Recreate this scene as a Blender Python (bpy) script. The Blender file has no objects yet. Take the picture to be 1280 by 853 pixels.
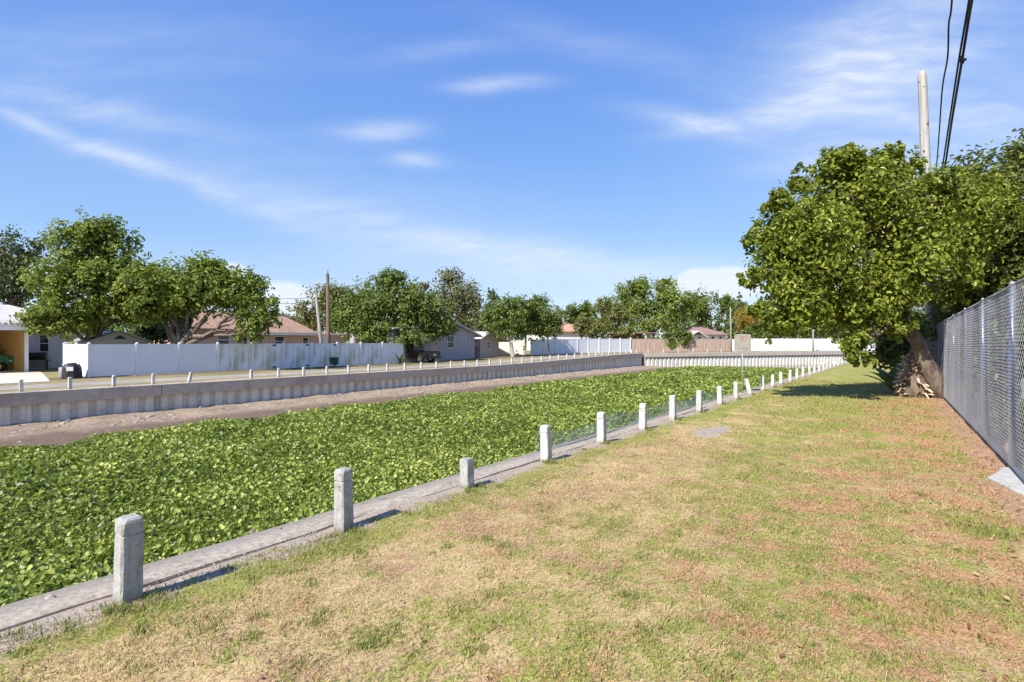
import bpy, bmesh, math, random
import numpy as np
from mathutils import Vector, Matrix

rng = np.random.default_rng(7)
random.seed(7)
S = bpy.context.scene
COL = S.collection
R = math.radians

# --------------------------------- frames
F0, HZ, CAMZ = 700.0, 426.5, 1.6          # focal length in photo pixels, horizon row, eye height
def Q(x, y, Y):                            # photo pixel + distance -> world point
    return np.array([(x - 640) / F0 * Y, Y, CAMZ - (y - HZ) / F0 * Y])
DR = np.array([.565, .825]); NR = np.array([.825, -.565])      # lawn strip: along / across
def ST(u, t, z=None):                      # strip coordinates -> world
    p = u * NR + t * DR
    return np.array([p[0], p[1], lz(t) if z is None else z])
def lz(t): return -0.0083 * np.clip(t, -10, 62)
A = R(36); DA = np.array([math.sin(A), math.cos(A)]); DB = np.array([-math.cos(A), math.sin(A)])
ROTA = R(90 - 36); ROTF = R(21.8)
W0 = np.array([-19.4, 21.2])
def gz(X, Y):
    s = X * DA[0] + Y * DA[1]
    k = np.clip((s - 34) / 32, 0, 1)
    return -0.42 + 0.46 * k * k * (3 - 2 * k)
def G3(x, Y):                              # point on the far bank ground at photo column x
    X = (x - 640) / F0 * Y
    return np.array([X, Y, float(gz(X, Y))])

# --------------------------------- node helper
class NT:
    def __init__(s, nt):
        s.nt = nt; nt.nodes.clear()
    def node(s, t, ins=None, **props):
        n = s.nt.nodes.new(t)
        for k, v in props.items(): setattr(n, k, v)
        for k, v in (ins or {}).items(): s.set(n.inputs[k], v)
        return n
    def set(s, sock, v):
        if isinstance(v, bpy.types.NodeSocket): s.nt.links.new(v, sock)
        elif v is not None:
            if isinstance(v, tuple) and len(v) == 3 and sock.type == 'RGBA': v = (*v, 1)
            sock.default_value = v
    def math(s, op, a, b=None, c=None, clamp=False):
        n = s.node('ShaderNodeMath', operation=op, use_clamp=clamp)
        for i, v in enumerate((a, b, c)):
            if v is not None: s.set(n.inputs[i], v)
        return n.outputs[0]
    def mix(s, f, a, b, mode='MIX'):
        n = s.node('ShaderNodeMix', data_type='RGBA', blend_type=mode)
        s.set(n.inputs[0], f); s.set(n.inputs[6], a); s.set(n.inputs[7], b)
        return n.outputs[2]
    def noise(s, vec, scale, detail=4, rough=.55, dist=0):
        n = s.node('ShaderNodeTexNoise', {'Scale': scale, 'Detail': detail, 'Roughness': rough, 'Distortion': dist})
        if vec is not None: s.set(n.inputs['Vector'], vec)
        return n.outputs['Fac']
    def mr(s, v, a, b, c=0., d=1.):
        n = s.node('ShaderNodeMapRange', {0: v, 1: a, 2: b, 3: c, 4: d}, interpolation_type='SMOOTHSTEP')
        return n.outputs[0]
    def ramp(s, f, stops):
        n = s.node('ShaderNodeValToRGB', {0: f}); e = n.color_ramp.elements
        while len(e) < len(stops): e.new(.5)
        for el, (p, c) in zip(e, stops): el.position = p; el.color = (*c, 1)
        return n.outputs[0]
    def dot(s, v, d):
        return s.node('ShaderNodeVectorMath', {0: v, 1: d}, operation='DOT_PRODUCT').outputs['Value']
    def scl(s, v, d):
        return s.node('ShaderNodeVectorMath', {0: v, 1: d}, operation='MULTIPLY').outputs[0]
    def add(s, v, d):
        return s.node('ShaderNodeVectorMath', {0: v, 1: d}, operation='ADD').outputs[0]
    def pos(s): return s.node('ShaderNodeNewGeometry').outputs['Position']
    def obj(s): return s.node('ShaderNodeTexCoord').outputs['Object']
    def bump(s, h, strength=.4, dist=.02):
        return s.node('ShaderNodeBump', {'Height': h, 'Strength': strength, 'Distance': dist}).outputs[0]
    def out(s, col, rough=.8, bump=None, spec=.3, metal=0., extra=None):
        p = s.node('ShaderNodeBsdfPrincipled', {'Base Color': col, 'Roughness': rough, 'Metallic': metal, 'Specular IOR Level': spec})
        if bump is not None: s.set(p.inputs['Normal'], bump)
        for k, v in (extra or {}).items(): s.set(p.inputs[k], v)
        o = s.node('ShaderNodeOutputMaterial'); s.nt.links.new(p.outputs[0], o.inputs[0])
        return p
def newmat(name):
    m = bpy.data.materials.new(name); m.use_nodes = True
    return m, NT(m.node_tree)

MAT = {}
def plain(name, col, rough=.7, var=.15, scale=3., metal=0., spec=.3, bump=0., bscale=30.):
    """painted / mineral surface with blotchy variation of its own colour"""
    m, g = newmat(name); o = g.obj()
    n1 = g.noise(o, scale, 5, .6); n2 = g.noise(o, scale * 9, 4, .6)
    f = g.math('ADD', g.math('MULTIPLY', n1, .65), g.math('MULTIPLY', n2, .35))
    lo = tuple(c * (1 - var * 1.6) for c in col); hi = tuple(min(1, c * (1 + var)) for c in col)
    c = g.ramp(f, [(.3, lo), (.7, hi)])
    b = g.bump(g.noise(o, bscale, 5, .6), bump, .01) if bump else None
    g.out(c, rough, b, spec, metal)
    MAT[name] = m; return m

def leafmat(name, dark, mid, light, rough=.45, trans=.3, spec=.5):
    m, g = newmat(name)
    a = g.node('ShaderNodeAttribute', attribute_name='tint').outputs['Fac']
    c = g.ramp(a, [(0, dark), (.5, mid), (1, light)])
    p = g.node('ShaderNodeBsdfPrincipled', {'Base Color': c, 'Roughness': rough, 'Specular IOR Level': spec})
    tc = g.mix(.5, c, (light[0] * 1.25, light[1] * 1.3, light[2] * .7))
    t = g.node('ShaderNodeBsdfTranslucent', {'Color': tc})
    mx = g.node('ShaderNodeMixShader', {0: trans, 1: p.outputs[0], 2: t.outputs[0]})
    o = g.node('ShaderNodeOutputMaterial', {0: mx.outputs[0]})
    MAT[name] = m; return m

# --------------------------------- object helpers
def tag(o, label=None, cat=None, group=None, kind=None):
    if label: o['label'] = label
    if cat: o['category'] = cat
    if group: o['group'] = group
    if kind: o['kind'] = kind
    return o
def empty(name, loc, rotz=0, **k):
    o = bpy.data.objects.new(name, None); COL.objects.link(o)
    o.location = loc; o.rotation_euler = (0, 0, rotz); o.empty_display_size = .2
    return tag(o, **k)
def mesh_np(name, V, faces, mat, parent=None, smooth=False, tint=None):
    """faces: list of integer arrays (n,k)"""
    me = bpy.data.meshes.new(name)
    V = np.asarray(V, np.float32)
    if not isinstance(faces, (list, tuple)): faces = [faces]
    faces = [np.asarray(f, np.int32) for f in faces if len(f)]
    me.vertices.add(len(V)); me.vertices.foreach_set('co', V.ravel())
    idx = np.concatenate([f.ravel() for f in faces])
    tot = np.concatenate([np.full(len(f), f.shape[1], np.int32) for f in faces])
    st = np.concatenate([[0], np.cumsum(tot)[:-1]]).astype(np.int32)
    me.loops.add(len(idx)); me.loops.foreach_set('vertex_index', idx)
    me.polygons.add(len(tot)); me.polygons.foreach_set('loop_start', st)
    me.polygons.foreach_set('loop_total', tot)
    me.polygons.foreach_set('use_smooth', np.full(len(tot), smooth))
    if tint is not None:
        at = me.attributes.new('tint', 'FLOAT', 'POINT'); at.data.foreach_set('value', np.asarray(tint, np.float32))
    me.update(calc_edges=True); me.validate()
    if mat: me.materials.append(mat)
    o = bpy.data.objects.new(name, me); COL.objects.link(o)
    if parent: o.parent = parent
    return o
class MB:
    """collects boxes, prisms and tubes into one mesh"""
    def __init__(s): s.V = []; s.F = []; s.T = []
    def poly(s, pts, faces):
        k = len(s.V); s.V += [tuple(map(float, p)) for p in pts]; s.F += [tuple(i + k for i in f) for f in faces]; return s
    def box(s, x0, x1, y0, y1, z0, z1):
        return s.poly([(x0,y0,z0),(x1,y0,z0),(x1,y1,z0),(x0,y1,z0),(x0,y0,z1),(x1,y0,z1),(x1,y1,z1),(x0,y1,z1)],
                      [(0,3,2,1),(4,5,6,7),(0,1,5,4),(1,2,6,5),(2,3,7,6),(3,0,4,7)])
    def prism(s, prof, lo, hi, axis='x'):
        """extrude a closed profile; axis x: prof=(y,z); axis y: prof=(x,z); axis z: prof=(x,y)"""
        n = len(prof)
        mk = {'x': lambda p, q: (q, p[0], p[1]), 'y': lambda p, q: (p[0], q, p[1]), 'z': lambda p, q: (p[0], p[1], q)}[axis]
        return s.poly([mk(p, lo) for p in prof] + [mk(p, hi) for p in prof],
                      [tuple(range(n))[::-1], tuple(range(n, 2 * n))] + [(i, (i+1) % n, n + (i+1) % n, n + i) for i in range(n)])
    def tube(s, pts, rad, n=8, cap=True):
        pts = [Vector(p) for p in pts]
        if not hasattr(rad, '__len__'): rad = [rad] * len(pts)
        k = len(s.V); ref = Vector((0, 0, 1))
        for i, p in enumerate(pts):
            d = (pts[min(i+1, len(pts)-1)] - pts[max(i-1, 0)]).normalized()
            r = ref if abs(d.dot(ref)) < .95 else Vector((1, 0, 0))
            e1 = d.cross(r).normalized(); e2 = d.cross(e1)
            for j in range(n):
                a = 2 * math.pi * j / n
                s.V.append(tuple(p + rad[i] * (math.cos(a) * e1 + math.sin(a) * e2)))
        for i in range(len(pts) - 1):
            for j in range(n):
                s.F.append((k+i*n+j, k+i*n+(j+1) % n, k+(i+1)*n+(j+1) % n, k+(i+1)*n+j))
        if cap:
            s.F.append(tuple(k + j for j in range(n))[::-1]); s.F.append(tuple(k+(len(pts)-1)*n+j for j in range(n)))
        return s
    def build(s, name, mat, parent=None, smooth=False, bevel=0, loc=None):
        me = bpy.data.meshes.new(name); me.from_pydata(s.V, [], s.F); me.update()
        if bevel:
            bm = bmesh.new(); bm.from_mesh(me)
            bmesh.ops.bevel(bm, geom=list(bm.edges), offset=bevel, segments=2, affect='EDGES', profile=.6)
            bmesh.ops.recalc_face_normals(bm, faces=bm.faces); bm.to_mesh(me); bm.free()
        else:
            bm = bmesh.new(); bm.from_mesh(me); bmesh.ops.recalc_face_normals(bm, faces=bm.faces); bm.to_mesh(me); bm.free()
        if smooth:
            for p in me.polygons: p.use_smooth = True
        me.materials.append(mat)
        o = bpy.data.objects.new(name, me); COL.objects.link(o)
        if parent: o.parent = parent
        if loc is not None: o.location = loc
        return o
ORD = ['', 'first','second','third','fourth','fifth','sixth','seventh','eighth','ninth','tenth','eleventh','twelfth','thirteenth',
       'fourteenth','fifteenth','sixteenth','seventeenth','eighteenth','nineteenth','twentieth']
def ordw(n):
    if n <= 20: return ORD[n]
    if n == 30: return 'thirtieth'
    return {2: 'twenty', 3: 'thirty', 4: 'forty'}[n // 10] + '-' + ORD[n % 10]

# --------------------------------- value noise in numpy
def vnoise(x, y, seed=0):
    def h(i, j):
        v = np.sin(i * 127.1 + j * 311.7 + seed * 74.7) * 43758.5453
        return v - np.floor(v)
    i, j = np.floor(x), np.floor(y); f, g = x - i, y - j
    f = f * f * (3 - 2 * f); g = g * g * (3 - 2 * g)
    return (h(i, j) * (1-f) + h(i+1, j) * f) * (1-g) + (h(i, j+1) * (1-f) + h(i+1, j+1) * f) * g
def fbm(x, y, seed=0, o=4):
    r = 0; a = .5
    for k in range(o): r = r + a * vnoise(x, y, seed + k * 13); x = x * 2.03; y = y * 2.03; a *= .5
    return r

# --------------------------------- camera, sky, sun
cam = bpy.data.cameras.new('camera'); cam.lens = 36 * F0 / 1280; cam.sensor_width = 36; cam.clip_end = 6000; cam.clip_start = .05
co = bpy.data.objects.new('camera', cam); COL.objects.link(co); co.location = (0, 0, CAMZ); co.rotation_euler = (R(90), 0, 0)
S.camera = co
SUN_AZ, SUN_EL = R(38), R(41)              # the light travels towards azimuth 38 deg (from +Y to +X)
tosun = Vector((-math.sin(SUN_AZ) * math.cos(SUN_EL), -math.cos(SUN_AZ) * math.cos(SUN_EL), math.sin(SUN_EL)))
sl = bpy.data.lights.new('sun', 'SUN'); sl.energy = 5.0; sl.angle = R(.5); sl.color = (1, .95, .87)
so = bpy.data.objects.new('sun', sl); COL.objects.link(so); so.rotation_euler = tosun.to_track_quat('Z', 'Y').to_euler()
so.location = (-20, -20, 40)

w = bpy.data.worlds.new('World'); S.world = w; w.use_nodes = True
g = NT(w.node_tree)
sky = g.node('ShaderNodeTexSky', sky_type='NISHITA', sun_disc=False, sun_elevation=SUN_EL,
             sun_rotation=math.atan2(tosun.x, tosun.y), altitude=0, air_density=1.0, dust_density=.35, ozone_density=2.2)
dirv = g.node('ShaderNodeTexCoord').outputs['Generated']
sep = g.node('ShaderNodeSeparateXYZ', {0: dirv})
dy = g.math('MAXIMUM', g.math('ABSOLUTE', sep.outputs[1]), .12)
cx = g.math('DIVIDE', sep.outputs[0], dy); cz = g.math('DIVIDE', sep.outputs[2], dy)
base = g.node('ShaderNodeCombineXYZ', {0: cx, 1: cz}).outputs[0]
warp = g.node('ShaderNodeTexNoise', {'Vector': base, 'Scale': 4.0, 'Detail': 4., 'Roughness': .5}).outputs['Color']
warp = g.node('ShaderNodeVectorMath', {0: warp, 1: (.5, .5, .5)}, operation='SUBTRACT').outputs[0]
P = g.add(base, g.scl(warp, (.085, .035, 0)))
sp = g.node('ShaderNodeSeparateXYZ', {0: P})
def wisp(x, y, a, b, ang, k, curve=0., pw=1.):
    """soft elongated patch of cloud: centre, half lengths and tilt on the sky"""
    x0, y0 = (x - 640) / F0, (HZ - y) / F0; a /= F0; b /= F0; c, s_ = math.cos(R(ang)), math.sin(R(ang))
    dx = g.math('SUBTRACT', sp.outputs[0], x0); dz = g.math('SUBTRACT', sp.outputs[1], y0)
    uu = g.math('ADD', g.math('MULTIPLY', dx, c / a), g.math('MULTIPLY', dz, s_ / a))
    vv = g.math('ADD', g.math('MULTIPLY', dx, -s_ / b), g.math('MULTIPLY', dz, c / b))
    if curve: vv = g.math('ADD', vv, g.math('MULTIPLY', g.math('MULTIPLY', uu, uu), curve))
    q = g.math('ADD', g.math('MULTIPLY', uu, uu), g.math('MULTIPLY', vv, vv))
    return g.math('MULTIPLY', g.math('EXPONENT', g.math('MULTIPLY', q, -1)), k)
wl = [wisp(90, 172, 150, 9, -22, .32), wisp(230, 225, 200, 14, -20, .28), wisp(470, 277, 240, 20, -15, .27), wisp(640, 312, 170, 18, -7, .34),
      wisp(470, 165, 52, 13, 4, .55), wisp(522, 201, 38, 9, -2, .42), wisp(622, 105, 54, 9, 3, .6),
      wisp(850, 150, 70, 13, -12, .42), wisp(920, 156, 80, 12, 6, .36), wisp(980, 140, 110, 18, 10, .32), wisp(1060, 95, 120, 48, 20, .24), wisp(1210, 170, 190, 55, 8, .50), wisp(1150, 70, 160, 70, 12, .30),
      wisp(1080, 60, 170, 70, 25, .34), wisp(760, 60, 160, 22, -12, .16), wisp(110, 135, 170, 16, -12, .30), wisp(120, 60, 260, 55, 0, .17),
      wisp(560, 62, 90, 14, 8, .22), wisp(400, 235, 330, 60, -14, .14), wisp(700, 335, 260, 22, -3, .34), wisp(1020, 205, 90, 12, 2, .34)]
tot = wl[0]
for q in wl[1:]: tot = g.math('ADD', tot, q)
fib = g.noise(g.scl(g.add(base, g.scl(warp, (.14, .08, 0))), (1.5, 6., 1.)), 2.6, 7, .6, .0)
f2 = g.noise(g.scl(g.add(base, g.scl(warp, (.10, .05, 0))), (2.6, 12., 1.)), 3.0, 6, .6, .0)
ci = g.math('MULTIPLY', g.math('MULTIPLY', tot, g.mr(fib, .26, .74, .45, 1.15)), g.mr(f2, .3, .7, .72, 1.15))
# cumulus heads low over the roofs and trees
puff = g.noise(base, 13, 6, .58)
def cumu(x, y, a, b, k):
    m_ = wisp(x, y, a, b, 0, 1.0)
    return g.math('MULTIPLY', g.mr(g.math('ADD', m_, g.math('MULTIPLY', puff, .55)), .62, .86), k)
cu = g.math('ADD', g.math('ADD', cumu(285, 352, 36, 26, .8), cumu(350, 374, 50, 26, .85)), cumu(895, 358, 75, 26, .85))
cl = g.math('MINIMUM', g.math('MAXIMUM', ci, cu), .95)
grad = g.ramp(sep.outputs[2], [(0, (3.3, 3.9, 4.65)), (.06, (2.7, 3.5, 4.65)), (.16, (1.6, 2.7, 4.6)), (.31, (.95, 2.0, 4.45)), (.52, (.60, 1.45, 4.1)), (1, (.4, 1.0, 3.3))])
hsv = g.mix(.82, sky.outputs[0], grad)
skyc = g.mix(cl, hsv, (4.3, 4.6, 5.1))
bg = g.node('ShaderNodeBackground', {0: skyc, 1: .135})
g.node('ShaderNodeOutputWorld', {0: bg.outputs[0]})
S.view_settings.view_transform = 'Standard'; S.view_settings.look = 'None'; S.view_settings.gamma = 1
S.view_settings.exposure = 0.62
S.view_settings.use_curve_mapping = False
S.cycles.use_denoising = True
S.cycles.max_bounces = 6; S.cycles.transparent_max_bounces = 8; S.cycles.diffuse_bounces = 3; S.cycles.glossy_bounces = 2; S.cycles.transmission_bounces = 3
S.render.film_transparent = False

# --------------------------------- materials
def lawn_color(g):
    p = g.pos()
    u = g.dot(p, (NR[0], NR[1], 0)); t = g.dot(p, (DR[0], DR[1], 0))
    big = g.noise(p, .55, 4, .6); med = g.noise(p, 2.9, 7, .68); fin = g.noise(p, 13, 6, .7)
    vf = g.noise(p, 75, 4, .75)
    mixn = g.math('ADD', g.math('ADD', g.math('MULTIPLY', big, .24), g.math('MULTIPLY', med, .40)), g.math('MULTIPLY', fin, .36))
    # straw coloured worn strip inside the bollards, greener edge beside them and further off
    strip = g.math('EXPONENT', g.math('MULTIPLY', g.math('POWER', g.math('DIVIDE', g.math('ADD', u, 2.9), .75), 2.), -1))
    edge = g.math('EXPONENT', g.math('MULTIPLY', g.math('POWER', g.math('DIVIDE', g.math('ADD', u, 3.75), .28), 2.), -1))
    far = g.mr(t, 6., 22., 0, .07)
    gf = g.math('ADD', g.math('SUBTRACT', mixn, g.math('MULTIPLY', strip, .055)), g.math('ADD', g.math('MULTIPLY', edge, .06), far))
    gf = g.math('ADD', gf, g.math('MULTIPLY', g.mr(u, -1.6, .2, 0, .022), g.mr(t, 3., 9., 1, .4)))
    gf = g.mr(gf, .448, .535)
    straw = g.mix(g.mr(fin, .3, .7), (.55, .405, .175), (.70, .55, .285))
    brown = g.mix(g.mr(vf, .3, .7), (.38, .22, .115), (.62, .435, .25))
    dead = g.mix(g.mr(g.noise(p, 1.4, 6, .66), .47, .62), straw, brown)
    green = g.mix(g.mr(vf, .3, .7), (.21, .235, .04), (.44, .455, .105))
    green = g.mix(g.mr(g.noise(p, 3.3, 5, .6), .52, .70), green, (.20, .275, .04))
    c = g.mix(gf, dead, green)
    orange = g.mix(g.mr(vf, .3, .7), (.42, .20, .085), (.66, .40, .22))
    om = g.math('ADD', g.noise(g.add(p, (7.3, 2.1, 0)), 2.4, 7, .68), g.mr(u, -2.6, .6, -.10, .045))
    c = g.mix(g.mr(om, .49, .59, 0, .9), c, orange)
    # leaf litter and bare brown soil along the chain link fence
    lit = g.math('ADD', g.mr(u, .25, 1.25, 0, .33), g.math('MULTIPLY', g.noise(p, 1.7, 6, .65), .62))
    soil = g.mix(g.mr(fin, .3, .7), (.40, .225, .13), (.60, .40, .27))
    c = g.mix(g.mr(lit, .47, .62), c, soil)
    # bare sandy spot and gravelly soil by the kerb
    ps = ST(-2.85, 10.85)
    d = g.node('ShaderNodeVectorMath', {0: p, 1: tuple(ps)}, operation='SUBTRACT').outputs[0]
    du = g.dot(d, (NR[0]/.28, NR[1]/.28, 0)); dt = g.dot(d, (DR[0]/.85, DR[1]/.85, 0))
    q = g.math('ADD', g.math('MULTIPLY', du, du), g.math('MULTIPLY', dt, dt))
    spot = g.mr(g.math('ADD', q, g.math('MULTIPLY', g.math('SUBTRACT', med, .5), 2.2)), .5, 1.2, 1, 0)
    gray = g.mix(g.mr(vf, .3, .7), (.36, .29, .23), (.56, .48, .40))
    c = g.mix(spot, c, gray)
    ke = g.mr(g.math('ADD', g.math('ADD', u, 3.93), g.math('MULTIPLY', g.math('SUBTRACT', med, .5), 1.1)), -.05, .22, 1, 0)
    c = g.mix(ke, c, gray)
    return c, spot, ke, fin, vf
m, g = newmat('lawn'); c, spot, ke, fin, vf = lawn_color(g)
hh = g.math('ADD', g.math('MULTIPLY', vf, .5), g.math('MULTIPLY', fin, .8))
g.out(g.mix(g.mr(vf, .35, .62, .55, .0), c, (.16, .105, .06)), .95, g.bump(hh, .55, .03), .1); MAT['lawn'] = m
m, g = newmat('grass_blades'); c, *_ = lawn_color(g)
a = g.node('ShaderNodeAttribute', attribute_name='tint').outputs['Fac']
c = g.mix(g.mr(a, .80, .86), c, (.26, .31, .07))
br_ = g.node('ShaderNodeMath', {0: g.math('MULTIPLY', a, 97.3)}, operation='FRACT').outputs[0]
c = g.mix(g.mr(br_, .0, .5, .62, 1), (.03, .022, .012), c, 'MIX')
c = g.mix(g.mr(a, .02, .30, .75, 0), c, (.68, .52, .29))
c = g.mix(g.math('MULTIPLY', g.mr(a, .40, .47), g.mr(a, .47, .55, .8, 0)), c, (.21, .25, .05))
c = g.mix(g.math('MULTIPLY', g.mr(a, .58, .62), g.mr(a, .64, .68, .8, 0)), c, (.33, .19, .11))
p = g.node('ShaderNodeBsdfPrincipled', {'Base Color': c, 'Roughness': .6, 'Specular IOR Level': .2})
tr = g.node('ShaderNodeBsdfTranslucent', {'Color': c})
g.node('ShaderNodeOutputMaterial', {0: g.node('ShaderNodeMixShader', {0: .3, 1: p.outputs[0], 2: tr.outputs[0]}).outputs[0]})
MAT['blades'] = m

m, g = newmat('far_ground'); p = g.pos()
n1 = g.noise(p, .25, 6, .6); n2 = g.noise(p, 2.2, 6, .65); n3 = g.noise(p, 14, 4, .65)
c = g.mix(g.mr(g.math('ADD', g.math('MULTIPLY', n1, .5), g.math('MULTIPLY', n2, .5)), .4, .6), (.40, .31, .17), (.20, .21, .07))
c = g.mix(g.mr(n2, .55, .7), c, (.38, .29, .21)); c = g.mix(g.mr(n3, .3, .7, 0, .35), c, (.16, .13, .06))
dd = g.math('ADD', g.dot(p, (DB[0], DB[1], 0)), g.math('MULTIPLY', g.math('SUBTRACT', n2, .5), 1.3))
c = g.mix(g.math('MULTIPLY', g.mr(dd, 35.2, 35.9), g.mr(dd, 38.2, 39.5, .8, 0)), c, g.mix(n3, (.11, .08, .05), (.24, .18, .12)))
g.out(c, .95, g.bump(n3, .5, .04), .1); MAT['far_ground'] = m

m, g = newmat('asphalt'); p = g.pos()
c = g.mix(g.noise(p, 40, 4, .7), (.20, .18, .16), (.42, .385, .345)); c = g.mix(g.mr(g.noise(p, .9, 5, .6), .4, .65), c, (.40, .35, .28))
g.out(c, .9, g.bump(g.noise(p, 60, 3), .3, .01), .2); MAT['asphalt'] = m

m, g = newmat('mud'); p = g.pos()
n1 = g.noise(p, .7, 6, .65); n2 = g.noise(p, 5, 7, .7); n3 = g.noise(p, 22, 5, .7)
c = g.mix(g.mr(n1, .38, .62), (.38, .285, .195), (.27, .195, .135)); c = g.mix(g.mr(n2, .45, .68), c, (.48, .385, .28))
c = g.mix(g.mr(n3, .56, .70, 0, .8), c, (.13, .095, .07))
damp = g.dot(p, (DB[0], DB[1], 0))          # damp lower edge beside the plants
c = g.mix(g.mr(g.math('ADD', damp, g.math('MULTIPLY', g.math('SUBTRACT', n1, .5), 2.4)), 24.3, 25.6, .85, 0), c, (.17, .115, .085))
g.out(c, .9, g.bump(g.math('ADD', n2, g.math('MULTIPLY', n3, .5)), .8, .10), .2); MAT['mud'] = m

m, g = newmat('water'); p = g.pos()
c = g.mix(g.noise(p, 3, 4), (.018, .026, .010), (.04, .05, .015))
g.out(c, .12, g.bump(g.noise(p, 6, 3), .08, .05), .5); MAT['water'] = m

def concrete(name, lo, hi, stain, bump=.35, sc=1.0, rust=0):
    m, g = newmat(name); p = g.obj()
    r = g.node('ShaderNodeObjectInfo').outputs['Random']
    p2 = g.add(p, g.node('ShaderNodeCombineXYZ', {0: g.math('MULTIPLY', r, 37.)}).outputs[0])
    n1 = g.noise(p2, 2.2 * sc, 6, .65); n2 = g.noise(p2, 14 * sc, 6, .7); n3 = g.noise(p2, 70 * sc, 4, .7)
    c = g.mix(g.mr(n2, .3, .7), lo, hi); c = g.mix(g.mr(n1, .5, .72, 0, .8), c, stain)
    c = g.mix(g.mr(n3, .62, .75, 0, .5), c, tuple(x * .5 for x in lo))
    if rust:
        st = g.noise(g.scl(p2, (6., 6., .35)), 1.6, 4, .6)
        c = g.mix(g.mr(st, .5, .72, 0, rust), c, (.33, .26, .13))
    c = g.mix(g.math('MULTIPLY', r, .12), c, tuple(x * .7 for x in lo))
    if name == 'kerb_concrete':                     # grey weathered canal edge, paler lawn edge
        uu = g.math('ADD', g.dot(g.pos(), (NR[0], NR[1], 0)), g.math('MULTIPLY', g.math('SUBTRACT', n1, .5), .35)); c = g.mix(g.mr(uu, -4.42, -4.2, .62, 0), c, (.20, .185, .165))
    g.out(c, .88, g.bump(g.math('ADD', n2, g.math('MULTIPLY', n3, .6)), bump, .012), .25); MAT[name] = m
concrete('old_concrete', (.42, .405, .385), (.58, .565, .54), (.36, .35, .335))
concrete('kerb_concrete', (.31, .262, .20), (.55, .475, .38), (.17, .145, .115), .5, 1.6)
concrete('cap_concrete', (.44, .365, .30), (.56, .475, .395), (.34, .28, .225), .3, .35)
concrete('piling', (.60, .565, .495), (.74, .70, .63), (.40, .35, .27), .15, .4, rust=.55)
concrete('footing_concrete', (.40, .39, .36), (.54, .53, .49), (.26, .24, .20), .3, .6)

for nm, lo, hi in (('aged_bollard', (.34, .325, .305), (.48, .465, .44)), ('bollard_concrete', (.46, .445, .42), (.62, .605, .575))):
    m, g = newmat(nm); o_ = g.obj(); rnd = g.node('ShaderNodeObjectInfo').outputs['Random']
    p2 = g.add(o_, g.node('ShaderNodeCombineXYZ', {0: g.math('MULTIPLY', rnd, 61.), 1: g.math('MULTIPLY', rnd, 17.)}).outputs[0])
    n1 = g.noise(p2, 7, 6, .65); n2 = g.noise(p2, 34, 6, .72); n3 = g.noise(p2, 120, 3, .7); st = g.noise(g.scl(p2, (22., 22., 2.)), 1.5, 4, .6)
    c = g.mix(g.mr(n2, .3, .7), lo, hi); c = g.mix(g.mr(n1, .48, .68, 0, .75), c, tuple(x * .72 for x in lo)); c = g.mix(g.mr(st, .52, .7, 0, .5), c, (.22, .205, .18))
    c = g.mix(g.mr(n3, .6, .72, 0, .6), c, (.16, .15, .14))
    zz_ = g.node('ShaderNodeSeparateXYZ', {0: o_}).outputs[2]
    c = g.mix(g.mr(g.math('ADD', zz_, g.math('MULTIPLY', g.math('SUBTRACT', n1, .5), .22)), .0, .10, .8, 0), c, (.20, .165, .11))
    g.out(c, .9, g.bump(g.math('ADD', n2, g.math('MULTIPLY', n3, .5)), .7, .012), .2); MAT[nm] = m
plain('white_vinyl', (.74, .75, .78), .45, .05, .8)
m, g = newmat('stained_vinyl'); p = g.obj()   # algae stained fence panels
al = g.noise(g.scl(p, (1.2, 1., .55)), 1.1, 5, .6); st = g.noise(g.scl(p, (9., 1., .3)), 1.2, 3, .5)
c = g.mix(g.mr(g.math('ADD', g.math('MULTIPLY', al, .7), g.math('MULTIPLY', st, .3)), .46, .62, 0, .9), (.72, .735, .77), (.40, .43, .31))
g.out(c, .5); MAT['stained_vinyl'] = m
m, g = newmat('brown_board'); p = g.obj()
st = g.noise(g.scl(p, (7., 1., .4)), 1.4, 4, .6)
g.out(g.mix(g.mr(st, .35, .65), (.36, .255, .20), (.54, .41, .33)), .85); MAT['brown_board'] = m
m, g = newmat('grey_wood'); p = g.obj()
st = g.noise(g.scl(p, (9., 9., .5)), 1.5, 6, .65)
c = g.mix(g.mr(st, .3, .7), (.25, .235, .215), (.47, .45, .415)); c = g.mix(g.mr(g.noise(p, 4.5, 2), .66, .70), c, (.12, .10, .08))
g.out(c, .9, g.bump(st, .4, .02), .15); MAT['grey_wood'] = m
m, g = newmat('brown_wood'); p = g.obj()
st = g.noise(g.scl(p, (9., 9., .4)), 1.5, 6, .65)
g.out(g.mix(g.mr(st, .3, .7), (.115, .085, .065), (.27, .205, .155)), .9, g.bump(st, .4, .02), .15); MAT['brown_wood'] = m
m, g = newmat('bark'); p = g.obj()
st = g.noise(g.scl(p, (5., 5., 1.6)), 2.2, 7, .7)
c = g.mix(g.mr(st, .3, .7), (.075, .056, .042), (.25, .195, .15)); c = g.mix(g.mr(g.noise(p, 1.1, 4), .5, .66, 0, .6), c, (.30, .26, .21))
g.out(c, .92, g.bump(st, .7, .03), .15); MAT['bark'] = m
def shingle(name, a, b):
    m, g = newmat(name); p = g.obj()
    br = g.node('ShaderNodeTexNoise', {'Vector': g.scl(p, (3., 1., 9.)), 'Scale': 2.5, 'Detail': 4.}).outputs['Fac']
    c = g.mix(g.mr(br, .35, .65), a, b); c = g.mix(g.mr(g.noise(p, .8, 5), .5, .7, 0, .5), c, tuple(x * .65 for x in a))
    g.out(c, .9, g.bump(br, .3, .03), .15); MAT[name] = m
shingle('brown_shingle', (.36, .22, .155), (.50, .33, .245)); shingle('grey_shingle', (.42, .41, .41), (.60, .59, .58))
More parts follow.
